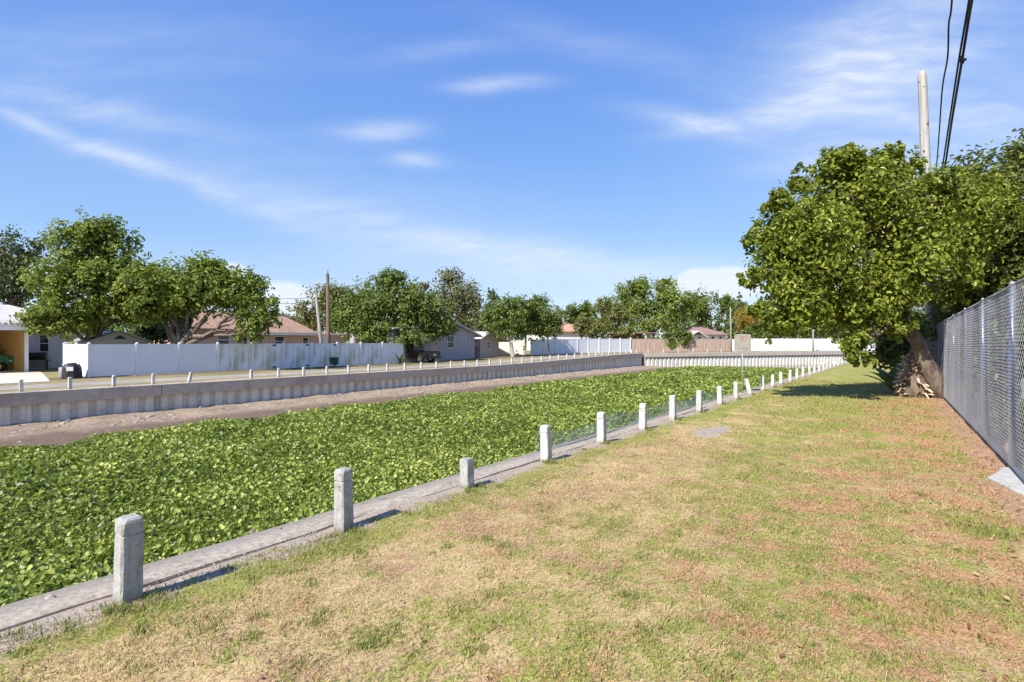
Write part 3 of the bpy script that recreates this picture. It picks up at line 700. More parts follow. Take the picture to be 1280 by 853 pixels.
parts = [lily(-14, -4.44, -6, 14, 620, .076, .0, .20), lily(-30, -14, -10, 30, 300, .10, .0, .22), lily(-14, -4.44, 14, 34, 300, .10, 0, .22),
         lily(-32, -4.44, 30, 72, 110, .155, 0, .26), lily(-4.44, 40, 62, 80, 8, .4, 0, .3)]
P_ = np.concatenate([q[0] for q in parts]); N_ = np.concatenate([q[1] for q in parts]); s_ = np.concatenate([q[2] for q in parts]); T_ = np.concatenate([q[3] for q in parts])
V, Fa = leaf_quads(P_, N_, s_, .85, .10)
tag(mesh_np('water_plants', V, Fa, MAT['lily_leaf'], None, False, np.repeat(T_, 6)), 'dense mat of glossy green floating leaves covering the whole canal', 'water plants', kind='stuff')

# --------------------------------- far bank ground, path, seawalls
Wp = [W0 + DA * s for s in np.arange(-80, 60.9, 4)] + [corner + fd * s for s in np.concatenate([np.arange(0, 100, 5), [150, 300, 600]])]
outs = []
for p in Wp:
    k = np.clip(((p - corner) @ DA + 8) / 16, 0, 1); o = DB * (1 - k) + fo * k; outs.append(o / np.linalg.norm(o))
offs = np.array([-.05, 1, 2.5, 5, 8, 12, 18, 26, 40, 60, 100, 200, 500, 2500])
V = []
for p, o in zip(Wp, outs):
    for f in offs:
        q = p + o * (f + .12); V.append((q[0], q[1], float(gz(q[0], q[1]))))
nu = len(offs); i = (np.arange(len(Wp) - 1)[:, None] * nu + np.arange(nu - 1)[None]).ravel()
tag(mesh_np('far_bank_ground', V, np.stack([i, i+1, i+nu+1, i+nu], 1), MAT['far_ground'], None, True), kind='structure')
def ribbon(name, o0, o1, s0, s1, mat, dz=.006):
    V = []; ss = np.arange(s0, s1 + .1, 2.)
    for s in ss:
        for o in (o0, o1):
            q = W0 + DA * s + DB * o; V.append((q[0], q[1], float(gz(q[0], q[1])) + dz))
    i = np.arange(len(ss) - 1) * 2
    return tag(mesh_np(name, V, np.stack([i, i+1, i+3, i+2], 1), MAT[mat], None, True), kind='structure')
ribbon('asphalt_path', 2.3, 5.0, -60, 58, 'asphalt')

def seawall(name, label, p0, d, L, out):
    """corrugated sheet piling under a concrete cap; out points to the land"""
    rz = math.atan2(d[1], d[0]); root = empty(name, (p0[0], p0[1], 0), rz, label=label, cat='seawall', group='seawalls of the canal')
    # local x along, local y landwards
    per, dp = .62, .14; V, Fq = [], []; xs = []; x = 0
    while x < L:
        for (a, y) in ((0, 0), (.30, 0), (.38, dp), (.54, dp)):
            if x + a <= L: xs.append((x + a, y))
        x += per
    for (x, y) in xs:
        q = p0 + d * x; zt_ = float(gz(*q)) - .40
        V += [(x, y, WATER - .5), (x, y, zt_)]
    n = len(xs); i = np.arange(n - 1) * 2
    mesh_np('sheet_piling', V, np.stack([i, i+2, i+3, i+1], 1), MAT['piling'], root)
    x = 0; seg = 9.6
    while x < L - .2:
        x1 = min(x + seg, L); mb = MB(); ns = 6
        prof = [(-.15, -.46), (-.15, .025), (-.13, .04), (.42, .04), (.42, -.46)]
        for j in range(ns + 1):
            xx = x + .012 + (x1 - x - .024) * j / ns; q = p0 + d * xx; z0 = float(gz(*q))
            for (py, pz) in prof: mb.V.append((xx, py, z0 + pz))
        m_ = len(prof)
        for j in range(ns):
            for q in range(m_): mb.F.append((j*m_+q, j*m_+(q+1) % m_, (j+1)*m_+(q+1) % m_, (j+1)*m_+q))
        mb.F.append(tuple(range(m_))); mb.F.append(tuple(ns * m_ + q for q in range(m_))[::-1])
        mb.build('cap', MAT['cap_concrete'], root); x = x1
    return root
# the cap has joints at regular lengths: start so that one falls where the photo shows it
seawall('seawall', 'long shaded grey seawall of corrugated sheet piling under a concrete cap', W0 - DA * (9.6 * 4 - 5.55), DA, 60.9 + 9.6 * 4 - 5.55, DB)
seawall('seawall', 'sunlit pale seawall of corrugated piling across the end of canal', corner + fd * .2, fd, 90, fo)
small = [bollard_mesh(.125, .50, True, s_) for s_ in (11, 12)]
def backdrop(x):
    return ('before the concrete driveway' if x < 70 else 'before the white vinyl fence' if x < 390 else 'before the utility poles' if x < 430 else
            'before the end of white fence' if x < 500 else 'before the dark pickup' if x < 560 else 'before the grey gabled house' if x < 590 else
            'before the small garage' if x < 625 else 'before the round clipped trees' if x < 690 else 'before the far white fence')
s = .67; c = 0
for k in range(40):
    if s > 60.3: break
    p = W0 + DA * s + DB * .16
    if k != 5:
        c += 1
        o = bpy.data.objects.new('bollard', small[k % 2]); COL.objects.link(o); o.location = (p[0], p[1], float(gz(*p)) + .03)
        o.rotation_euler = (random.uniform(-.03, .03), random.uniform(-.03, .03), ROTA + random.uniform(-.1, .1))
        if k == 4: o.rotation_euler = (0, R(13), ROTA)
        x = 640 + F0 * p[0] / p[1]
        lab = 'pale bollard on the shaded seawall %s, %s from the left' % (backdrop(x), ordw(c))
        if k == 4: lab = 'tilted pale bollard on the shaded seawall before the white fence'
        tag(o, lab, 'bollard', 'bollards on the shaded seawall')
    s += 1.55
for k in range(15):
    p = corner + fd * (1.0 + 2.35 * k) + fo * .16
    o = bpy.data.objects.new('bollard', small[k % 2]); COL.objects.link(o); o.location = (p[0], p[1], float(gz(*p)) + .03); o.rotation_euler = (0, 0, ROTF)
    x = 640 + F0 * p[0] / p[1]
    tag(o, 'tiny pale bollard on sunlit end seawall %s, %s after the corner' % ('before the brown fence' if x < 915 else 'before the long white wall', ordw(k + 1)), 'bollard', 'bollards on the sunlit end seawall')

# --------------------------------- fences
def panel_fence(name, label, pts, h, mat, step, postmat=None, group='privacy fences across the canal', cat='fence', post=.13, boards=True, gap=.05, dark_post=None, panel_mats=None):
    p0 = np.array(pts[0]); root = empty(name, p0, label=label, cat=cat, group=group); cnt = 0
    for a, b in zip(pts, pts[1:]):
        a, b = np.array(a), np.array(b); L = np.linalg.norm((b - a)[:2]); n = max(1, round(L / step)); d = (b - a) / L; rz = math.atan2(d[1], d[0])
        for j in range(n + (1 if b is pts[-1] or np.allclose(b, pts[-1]) else 0)):
            q = a + (b - a) * j / n - p0
            mb = MB(); mb.box(-post/2, post/2, -post/2, post/2, -.1, h + .04)
            mb.poly([(-post*.58, -post*.58, h+.04), (post*.58, -post*.58, h+.04), (post*.58, post*.58, h+.04), (-post*.58, post*.58, h+.04), (0, 0, h + .12)], [(3,2,1,0), (0,1,4), (1,2,4), (2,3,4), (3,0,4)])
            o = mb.build('post', postmat or mat, root); o.location = q; o.rotation_euler.z = rz
        for j in range(n):
            q = a + (b - a) * j / n - p0; w = L / n; mb = MB(); x = post / 2 + .004; bw = .16
            nb = max(1, int((w - post) / bw)); bw = (w - post - .008) / nb
            for k in range(nb): mb.box(x + k * bw + .0012, x + (k + 1) * bw - .0012, -.018, .018, gap + .13, h - .1)
            mb.box(x, x + nb * bw, -.028, .028, gap, gap + .14); mb.box(x, x + nb * bw, -.028, .028, h - .11, h)
            mm = mat if not panel_mats else panel_mats[min(cnt, len(panel_mats) - 1)]
            o = mb.build('panel', mm, root); o.location = q; o.rotation_euler.z = rz; cnt += 1
            sl_ = (b - a)[2] / L; o.rotation_euler.y = -math.atan(sl_)
    return root
WV, SV = MAT['white_vinyl'], MAT['stained_vinyl']
fA, fB = G3(111, 30.7), G3(503, 50.0)
f_side = fA + np.array([*(DB * 3.9), 0]); f_side[2] = float(gz(*f_side[:2]))
wf = panel_fence('vinyl_fence', 'tall white vinyl privacy fence with green algae stains and side return', [f_side, fA, fB], 1.84, WV, 2.35, WV, panel_mats=[WV, WV, WV, WV, WV, SV, SV, SV, SV, SV, SV, WV, SV, WV])
# black gate hinges on the fence
fdv = (fB - fA) / np.linalg.norm((fB - fA)[:2])
for (x, Yh) in ((281, 39.0), (315, 41.0), (345, 42.8)):
    pass
for fr in (.47, .585, .69):
    q = fA + (fB - fA) * fr - np.array(wf.location); rz = math.atan2(fdv[1], fdv[0])
    for z in (.18, 1.72):
        o = MB().box(-.13, .13, -.055, -.035, z - .05, z + .05).build('hinge', MAT['black_plastic'], wf); o.location = q; o.rotation_euler.z = rz
panel_fence('vinyl_fence', 'low shaded white fence standing back beside the far left house', [G3(50, 43.5), G3(86, 46)], 1.45, WV, 2.2, WV)
panel_fence('board_fence', 'cream sunlit board fence between the small garage and pale trunked tree', [G3(616, 67.5), G3(655, 67.5)], 1.75, MAT['cream_paint'], 2.0)
panel_fence('vinyl_fence', 'far white vinyl fence with bright posts behind the end of shaded seawall', [G3(664, 66), G3(735, 72), G3(788, 76.5)], 1.86, WV, 1.75, MAT['white_paint'])
panel_fence('board_fence', 'pinkish brown board fence along the end bank, between two white fences', [G3(789, 76.7), G3(912, 82)], 1.86, MAT['brown_board'], 2.4)
panel_fence('vinyl_gate', 'narrow white gate panel at the right end of the brown board fence', [G3(912.5, 82.1), G3(921, 82.5)], 1.84, MAT['white_paint'], 1.2, cat='gate', group='gates')
panel_fence('white_wall_fence', 'long sunlit white solid fence behind the end seawall, right of the sign', [G3(937, 83), G3(1124, 92)], 1.92, MAT['white_paint'], 3.0, post=.1)

# --------------------------------- buildings
def window(parent, x0, x1, z0, z1, y=-.0, facing='y', frame='white_paint', glass='dark_glass', bars=1):
    """facing y: in the wall y=const seen from -y; facing x: wall x=const seen from -x"""
    mb = MB(); t = .06; d0, d1 = y - .05, y - .004
    def bx(m, a0, a1, e0, e1, b0, b1):
        if facing == 'y': m.box(a0, a1, e0, e1, b0, b1)
        else: m.box(e0, e1, a0, a1, b0, b1)
    bx(mb, x0, x0+t, d0, d1, z0, z1); bx(mb, x1-t, x1, d0, d1, z0, z1); bx(mb, x0+t, x1-t, d0, d1, z0, z0+t); bx(mb, x0+t, x1-t, d0, d1, z1-t, z1)
    for k in range(bars): zz = z0 + (z1 - z0) * (k + 1) / (bars + 1); bx(mb, x0+t, x1-t, d0 + .01, d1, zz-.025, zz+.025)
    w_ = mb.build('window', MAT[frame], parent); mp = MB(); bx(mp, x0+t, x1-t, y-.02, y-.008, z0+t, z1-t); mp.build('pane', MAT[glass], w_); return w_
def hip(mb, x0, x1, y0, y1, ze, zr, ov=.4, t=.12, gable=None):
    """hip roof; gable='x' ridge along x with gable ends, 'y' ridge along y"""
    X0, X1, Y0, Y1 = x0-ov, x1+ov, y0-ov, y1+ov; ym = (y0+y1)/2; xm = (x0+x1)/2; hw = min((Y1-Y0), (X1-X0)) / 2
    if gable == 'x': r = [(X0, ym), (X1, ym)]
    elif gable == 'y': r = [(xm, Y0), (xm, Y1)]
    elif (Y1-Y0) <= (X1-X0): r = [(X0+hw, ym), (X1-hw, ym)]
    else: r = [(xm, Y0+hw), (xm, Y1-hw)]
    b = [(X0,Y0,ze),(X1,Y0,ze),(X1,Y1,ze),(X0,Y1,ze)]; b2 = [(p[0],p[1],ze+t) for p in b]
    pts = b + b2 + [(r[0][0], r[0][1], zr), (r[1][0], r[1][1], zr)]
    fs = [(3,2,1,0),(0,1,5,4),(1,2,6,5),(2,3,7,6),(3,0,4,7)]
    if gable == 'y' or (gable is None and (Y1-Y0) > (X1-X0)): fs += [(4,5,8),(5,6,9,8),(6,7,9),(7,4,8,9)]
    else: fs += [(4,5,9,8),(5,6,9),(6,7,8,9),(7,4,8)]
    mb.poly(pts, fs)
# pink house
ph = empty('bungalow', (-27.6, 47.6, float(gz(-27.6, 47.6))), ROTA, label='pink stucco bungalow with brown shingle hip roofs behind the white fence', cat='house', group='houses across the canal')
MB().box(-.4, 4.9, 0, 7, -.2, 3.0).box(6.9, 16.5, .5, 7, -.2, 2.7).build('wall', MAT['pink_stucco'], ph)
MB().box(4.9, 6.9, .8, 1.0, -.2, 2.75).build('bay_wall', MAT['cream_paint'], ph)
mb = MB(); hip(mb, -.6, 5.3, 0, 3.4, 3.0, 4.75, .5); mb.build('roof', MAT['brown_shingle'], ph)
mb = MB(); hip(mb, 6.5, 12.3, .5, 4.0, 2.75, 4.5, .5); mb.build('roof', MAT['brown_shingle'], ph)
mb = MB(); hip(mb, 12.9, 16.5, .9, 5, 2.7, 3.1, .3); mb.build('porch_roof', MAT['brown_shingle'], ph)
MB().box(5.1, 12.8, -.06, -.02, 2.60, 2.86).box(12.9, 16.9, .55, .6, 2.56, 2.80).build('fascia', MAT['white_paint'], ph)
window(ph, 2.5, 3.6, 1.5, 2.75, 0); window(ph, 8.2, 9.3, 1.5, 2.5, .5); window(ph, 11.3, 12.0, 1.5, 2.4, .5); window(ph, 5.1, 5.7, 1.3, 2.6, .8)
MB().box(13.4, 14.4, .1, .46, 1.7, 2.3).build('awning', MAT['white_paint'], ph)
# far left house with carport
cp = empty('white_house', (*Q(33, 0, 36)[:2], -.42), ROTA, label='pale house at far left with grey roof and open ochre carport', cat='house', group='houses across the canal')
MB().box(-12, 5, 5.2, 13, -.2, 2.9).build('wall', MAT['white_stucco'], cp)
MB().box(-12, -.1, 5.0, 5.18, 0, 2.7).box(-.12, 0.02, .35, 5.0, 0, 2.7).build('carport_lining', MAT['ochre_board'], cp)
mb = MB(); hip(mb, -12, 5, 5.2, 13, 2.95, 4.75, .5); rf = mb.build('roof', MAT['pale_shingle'], cp)
MB().tube([(-2.5, 8.0, 4.0), (-2.5, 8.0, 5.15)], .16, 8).build('vent_pipe', MAT['cable'], rf)
mb = MB(); mb.box(-12, .3, -.35, 5.2, 2.95, 3.07); mb.box(-12, .3, -.38, -.33, 2.70, 2.94); cr = mb.build('carport_roof', MAT['white_paint'], cp)
mb = MB()
for k in range(40): mb.box(-12 + k * .3, -12 + k * .3 + .2, -.42, 5.1, 3.07, 3.16)
mb.build('roof_tiles', MAT['olive_shingle'], cr)
MB().box(-.09, .09, -.09, .09, -.05, 2.95).build('post', MAT['white_paint'], cp); MB().box(-6.09, -5.91, -.09, .09, -.05, 2.95).build('post', MAT['white_paint'], cp)
window(cp, 1.9, 2.5, 1.2, 2.5, 5.2)
# driveway
V = []
for (s, o) in ((-14, -11.9), (-1.8, -11.7), (.2, -2.5), (.6, -.4), (.35, 4.9), (-14, 4.9)):
    q = np.array(cp.location[:2]) + DA * s + DB * o; V.append((*q, -.39))
mb = MB(); mb.poly(V + [(v[0], v[1], -.5) for v in V], [(0,1,2,3,4,5), (11,10,9,8,7,6)] + [(i, (i+1) % 6, 6+(i+1) % 6, 6+i) for i in range(6)]); tag(mb.build('driveway', MAT['driveway']), kind='structure')
# garden tractor
tr = empty('garden_tractor', (*Q(4, 0, 37.6)[:2], -.39), ROTA + R(20), label='green garden tractor parked under the ochre carport at far left', cat='tractor')
mb = MB(); mb.prism([(-1.0, .42), (-1.02, .78), (-.9, .98), (-.3, 1.06), (0, 1.06), (0, .42)], -.38, .38, 'x'); mb.build('hood', MAT['green_paint'], tr, bevel=.04)
mb = MB(); mb.prism([(0, .45), (.0, .62), (.25, .66), (.4, .95), (1.05, .92), (1.1, .5), (1.05, .45)], -.55, .55, 'x'); mb.build('body', MAT['green_paint'], tr, bevel=.03)
MB().box(-.26, .26, .48, .92, .96, 1.06).box(-.26, .26, .86, .98, 1.06, 1.42).build('seat', MAT['black_plastic'], tr, bevel=.03)
for (xx, yy, rr, ww) in ((-.52, -.72, .30, .2), (.52, -.72, .30, .2), (-.62, .75, .44, .26), (.62, .75, .44, .26)):
    w_ = MB().tube([(xx - ww/2, yy, rr), (xx - ww/2 + .04, yy, rr), (xx + ww/2 - .04, yy, rr), (xx + ww/2, yy, rr)], [rr*.9, rr, rr, rr*.9], 20).build('wheel', MAT['rubber'], tr, True)
    MB().tube([(xx - ww/2 - .01, yy, rr), (xx + ww/2 + .01, yy, rr)], rr * .5, 14).build('rim', MAT['yellow_paint'], w_)
a_ = [(.2 * math.cos(q), .15 + .1 * math.sin(q), 1.32 + .17 * math.sin(q)) for q in np.linspace(0, 2*math.pi, 17)]
MB().tube(a_, .018, 6).tube([(0, -.05, 1.05), (0, .15, 1.32)], .02, 6).build('steering_wheel', MAT['black_plastic'], tr)
MB().tube([(-.5, 1.0, .9), (-.5, 1.0, 1.75), (.5, 1.0, 1.75), (.5, 1.0, .9)], .03, 6).build('roll_bar', MAT['black_plastic'], tr)
MB().box(-.3, -.12, -1.035, -1.015, .62, .74).build('headlight', MAT['plate'], tr); MB().box(.12, .3, -1.035, -1.015, .62, .74).build('headlight', MAT['plate'], tr)
# black storage bench by the house wall
gb = empty('barbecue_cart', (*Q(46, 0, 39.5)[:2], -.41), ROTA * .55, label='black lidded barbecue cart on pale base beside the carport post', cat='barbecue')
MB().box(-.62, .5, -.3, .3, .12, .62).build('cabinet', MAT['grey_plastic'], gb, bevel=.015)
mb = MB(); mb.prism([(-.34, .66), (-.36, .95), (-.26, 1.18), (.2, 1.22), (.34, 1.05), (.34, .66)], -.66, .56, 'x'); mb.build('lid', MAT['black_paint'], gb, bevel=.03)
for (xx, yy) in ((-.55, -.25), (-.55, .25), (.55, -.25), (.55, .25)): MB().box(xx-.03, xx+.03, yy-.03, yy+.03, -.02, .66 if xx > 0 else .12).build('leg', MAT['black_paint'], gb)
MB().box(.5, .8, -.25, .25, .62, .66).build('side_shelf', MAT['black_paint'], gb)
# composter and water butt
cb = empty('compost_bin', (*Q(90, 0, 30.2)[:2], -.42), ROTA * .5, label='black compost bin with white paper label by the white fence corner', cat='compost bin')
ring = lambda r, z, n=10: [(r * math.cos(2*math.pi*k/n), r * .8 * math.sin(2*math.pi*k/n), z) for k in range(n)]
mb = MB(); rs = [ring(.46, 0), ring(.45, .3), ring(.42, .6), ring(.34, .76), ring(.2, .80)]; n = 10
mb.poly(sum(rs, []), [tuple(range(n))[::-1], tuple(range(40, 50))] + [(i*n+j, i*n+(j+1) % n, (i+1)*n+(j+1) % n, (i+1)*n+j) for i in range(4) for j in range(n)])
mb.build('body', MAT['black_plastic'], cb); MB().tube([(0, 0, .79), (0, 0, .85)], [.22, .18], 10).build('lid', MAT['black_plastic'], cb); MB().box(-.17, .13, -.395, -.372, .42, .64).build('paper_label', MAT['plate'], cb)
wb = empty('water_butt', (*Q(80, 0, 30.4)[:2], -.42), 0, label='short dark water butt with pale tap pipe left of the compost bin', cat='water butt')
MB().tube([(0, 0, 0), (0, 0, .06), (0, 0, .3), (0, 0, .56), (0, 0, .60)], [.20, .23, .24, .23, .19], 16).build('barrel', MAT['grey_plastic'], wb, True)
MB().tube([(0, 0, .58), (0, 0, .86), (.14, 0, .86)], .025, 6).tube([(-.1, 0, .74), (.1, 0, .74)], .02, 6).build('tap_pipe', MAT['plate'], wb)
# shed behind the fence
q = G3(150, 38.5); sh = empty('garden_shed', q - np.array([*(DA * 1.75), 0]), ROTA, label='dull olive garden shed gable showing above the white fence', cat='shed', group='houses across the canal')
MB().prism([(0, -.1), (3.5, -.1), (3.5, 1.95), (1.75, 2.62), (0, 1.95)], 0, 3.5, 'y').build('wall', MAT['olive_shingle'], sh)
MB().prism([(-.3, 1.85), (-.3, 1.93), (1.75, 2.74), (3.8, 1.93), (3.8, 1.85), (1.75, 2.66)], -.25, 3.7, 'y').build('roof', MAT['olive_shingle'], sh)
MB().prism([(1.35, 2.16), (2.15, 2.16), (1.75, 2.42)], -.03, -.004, 'y').build('vent', MAT['black_plastic'], sh)
# grey gabled house
q = G3(548, 55.5); gh = empty('gabled_house', q, ROTA, label='grey gabled house in shade behind the dark pickup', cat='house', group='houses across the canal')
MB().prism([(-6, -.1), (5.6, -.1), (5.6, 2.65), (2.6, 3.55), (-6, 3.0)], 0, 6, 'y').build('wall', MAT['grey_stucco'], gh)
MB().prism([(6.4, 2.38), (6.4, 2.52), (2.6, 3.78), (-6.3, 3.15), (-6.3, 3.03), (2.6, 3.62)], -.45, 6.5, 'y').build('roof', MAT['grey_shingle'], gh)
window(gh, 1.2, 2.3, 1.25, 2.5, 0); window(gh, 3.6, 4.1, 1.9, 2.45, 0); MB().box(-1.2, -.2, -.03, -.004, 0, 2.1).build('door', MAT['tan_stucco'], gh); MB().box(-3.0, -1.5, -.5, -.02, 2.0, 2.75).build('air_conditioner', MAT['cream_paint'], gh)
# small garage
q = G3(600, 61.5); sg2 = empty('garage', q, ROTA, label='small tan garage with pale grey roof and one gable window', cat='garage', group='houses across the canal')
MB().prism([(0, -.1), (3.4, -.1), (3.4, 2.0), (1.5, 2.75), (0, 2.05)], 0, 5.5, 'y').build('wall', MAT['tan_stucco'], sg2)
MB().prism([(-.45, 1.9), (-.45, 2.02), (1.5, 2.92), (5.0, 1.85), (5.0, 1.72), (1.5, 2.78)], -.4, 5.8, 'y').build('roof', MAT['grey_shingle'], sg2)
MB().box(-.04, -.004, .3, 5.3, 1.25, 1.85).build('side_board', MAT['white_paint'], sg2); MB().box(-.03, -.004, 1.0, 3.2, 0, 1.15).build('side_door', MAT['grey_stucco'], sg2); window(sg2, 1.1, 1.7, 1.0, 1.75, 0, glass='dark_glass')
# white house with orange roof
q = G3(690, 88); oh = empty('white_house', q, R(20), label='white house with orange shingle roof above the far white fence', cat='house', group='houses across the canal')
MB().box(-1.5, 7, 0, 7, -.1, 3.0).build('wall', MAT['white_stucco'], oh); mb = MB(); hip(mb, -1.5, 7, 0, 7, 3.0, 4.75, .5); rf = mb.build('roof', MAT['orange_shingle'], oh)
window(oh, .1, .9, 1.6, 2.6, 0); MB().tube([(3.0, 2.2, 3.9), (3.0, 2.2, 6.1)], .14, 8).build('flue', MAT['steel_pole'], rf)
# dark open lean-to
q = G3(776, 86); lt = empty('lean_to', q, R(15), label='dark open lean-to with low brown roof under the large trees', cat='shelter', group='houses across the canal')
MB().box(-.3, 6.0, -.3, 4, 2.75, 2.9).build('roof', MAT['red_brown_shingle'], lt); MB().box(0, 5.7, 3.7, 3.8, -.1, 2.75).build('back_wall', MAT['brown_wood'], lt)
for xx in (0, 2.8, 5.6): MB().box(xx, xx+.12, 0, .12, -.1, 2.75).build('post', MAT['brown_wood'], lt)
# white house with brown roof
q = G3(872, 90); bh = empty('white_house', q, R(20), label='white bungalow with dull reddish roof behind the brown fence', cat='house', group='houses across the canal')
MB().box(-1.2, 5.6, 0, 7, -.1, 2.55).build('wall', MAT['white_stucco'], bh); mb = MB(); hip(mb, -1.2, 5.6, 0, 7, 2.55, 4.2, .45); mb.build('roof', MAT['red_brown_shingle'], bh)
window(bh, .0, .7, 1.6, 2.3, 0); window(bh, 2.6, 3.3, 1.6, 2.3, 0); window(bh, 4.2, 4.8, 1.6, 2.3, 0)
MB().prism([(-2.6, 2.0), (-2.6, 2.14), (-.4, 3.2), (1.5, 2.2), (1.5, 2.05), (-.4, 3.05)], -.8, 3, 'y').build('porch_gable', MAT['pale_shingle'], bh)

# --------------------------------- pickup
q = G3(543, 51.5); pk = empty('pickup', q, ROTA + R(8), label='black pickup parked in tree shade beside the grey house', cat='pickup')
mb = MB(); mb.prism([(0, .45), (0, 1.0), (1.7, 1.02), (1.75, 1.08), (3.6, 1.05), (4.9, .98), (5.1, .8), (5.1, .45)], -.92, .92, 'x'); mb.build('body', MAT['black_paint'], pk, bevel=.04)
mb = MB(); mb.prism([(1.75, 1.07), (1.85, 1.68), (2.05, 1.76), (3.2, 1.74), (3.85, 1.06)], -.80, .80, 'x'); cb_ = mb.build('cabin', MAT['black_paint'], pk, bevel=.05)
MB().box(-.66, .66, 1.77, 1.795, 1.2, 1.6).box(-.815, -.803, 2.05, 3.3, 1.15, 1.6).build('window', MAT['dark_glass'], cb_)
for (xx, yy) in ((-.84, 1.0), (.84, 1.0), (-.84, 4.1), (.84, 4.1)):
    w_ = MB().tube([(xx-.12, yy, .38), (xx-.1, yy, .38), (xx+.1, yy, .38), (xx+.12, yy, .38)], [.34, .38, .38, .34], 20).build('wheel', MAT['rubber'], pk, True); MB().tube([(xx-.125, yy, .38), (xx+.125, yy, .38)], .21, 14).build('rim', MAT['chrome'], w_)
MB().box(-.9, -.76, -.035, -.01, .72, .95).build('tail_light', MAT['red_light'], pk); MB().box(.76, .9, -.035, -.01, .72, .95).build('tail_light', MAT['red_light'], pk)
MB().box(-.9, .9, -.12, -.04, .42, .58).build('bumper', MAT['black_plastic'], pk); MB().box(-.17, .17, -.055, -.035, .64, .80).build('number_plate', MAT['plate'], pk)
MB().box(-.9, .9, .02, 1.72, 1.03, 1.07).build('bed_cover', MAT['black_plastic'], pk)

# --------------------------------- poles and cables
def pole(name, label, x0, y0, x1, y1, Y, r0, r1, mat, cat='pole'):
    b, t_ = Q(x0, y0, Y), Q(x1, y1, Y); root = empty(name, b, label=label, cat=cat)
    d = t_ - b; MB().tube([tuple(-d * .02), tuple(d * .5), tuple(d * .985), tuple(d)], [r0, (r0 + r1) / 2, r1, r1 * .8], 12).build('shaft', MAT[mat], root, True); return root, d
up, d = pole('utility_pole', 'brown wooden utility pole with street lamp arm before the white fence', 411, 457, 409.5, 342, 44.2, .17, .12, 'brown_wood', 'utility pole')
MB().tube([tuple(d * .86), tuple(d * .86 + np.array([-.35, 0, .10])), tuple(d * .86 + np.array([-.8, 0, .22]))], .03, 6).build('lamp_arm', MAT['steel_pole'], up)
MB().box(-1.25, -.78, -.1, .1, d[2] * .86 + .15, d[2] * .86 + .27).build('lamp_head', MAT['steel_pole'], up, bevel=.03)
MB().tube([tuple(d * .99 + np.array([0, 0, 0])), tuple(d * 1.0 + np.array([0, 0, .28]))], .05, 6).build('insulator', MAT['steel_pole'], up)
pole('leaning_pole', 'bare grey leaning pole left of the brown utility pole', 404.5, 457, 395, 369, 44.0, .17, .10, 'grey_wood')
q = Q(418, 455, 43.8); mb = MB(); mb.box(-.28, .28, -.2, .2, 0, .42); mb.box(-.31, .31, -.23, .23, .42, .50); o = mb.build('utility_box', MAT['dark_green_box'], bevel=.02); o.location = q
tag(o, 'small dark green utility box at the foot of the brown utility pole', 'utility box')
pole('metal_pole', 'slim pale metal pole standing behind the brown fence near its right end', 914, 440, 913, 384, 80, .13, .10, 'steel_pole')
pole('metal_post', 'short dark metal post against the long white wall', 1016.5, 440, 1016.5, 412, 84, .12, .11, 'steel_pole')
rp, d = pole('power_pole', 'tall weathered grey wooden power pole rising behind the right tree', 1168, 482, 1152.5, 90, 21.0, .175, .145, 'grey_wood', 'power pole')
def cable(label, pts, r):
    P3 = [Q(*p) for p in pts]; mb = MB(); fine = []
    for i in range(len(P3) - 1):
        p0, p1, p2, p3 = P3[max(i-1, 0)], P3[i], P3[i+1], P3[min(i+2, len(P3)-1)]
        for f in np.linspace(0, 1, 7)[:-1]: fine.append(.5 * ((2*p1) + (-p0+p2)*f + (2*p0-5*p1+4*p2-p3)*f*f + (-p0+3*p1-3*p2+p3)*f**3))
    fine.append(P3[-1]); o = fine[0]; mb.tube([tuple(p - o) for p in fine], r, 6); ob = mb.build('overhead_cable', MAT['cable'], None, True); ob.location = o
    tag(ob, label, 'cable', 'overhead cables')
cable('left thinner overhead cable with wavy sag, apart from the paired cables', [(1206, -240, 7.5), (1190, 0, 11.2), (1186, 30, 11.9), (1184.5, 72, 13.0), (1178, 110, 14.4), (1174, 165, 17), (1170, 212, 20), (1162, 260, 20.9)], .018)
cable('right outer cable of the thick twisted pair overhead', [(1245, -160, 8.0), (1215, 0, 11.5), (1203, 73, 13.2), (1190, 150, 16), (1178, 225, 19.3), (1163, 272, 20.9)], .028)
cable('inner cable of the thick pair overhead, carrying a splice clamp', [(1238, -160, 8.05), (1211.5, 0, 11.55), (1199, 73, 13.25), (1187, 150, 16.05), (1175, 225, 19.4), (1162, 275, 20.9)], .022)
q = Q(1202, 75, 13.2); mb = MB(); mb.tube([(-.02, 0, .09), (0, 0, .0), (.03, 0, -.09)], [.03, .05, .03], 8).box(.0, .10, -.025, .025, -.02, .03); o = mb.build('cable_clamp', MAT['cable'], None, True); o.location = q; tag(o, 'black splice clamp on the thick overhead cable pair', 'clamp')
cable('upper thin wire running left from the brown utility pole', [(409, 371, 44.2), (380, 373, 47), (340, 374, 52), (250, 376, 60)], .02)
cable('lower thin wire running left from the brown utility pole', [(409, 377, 44.2), (380, 379, 47), (340, 380, 52), (250, 382, 60)], .02)

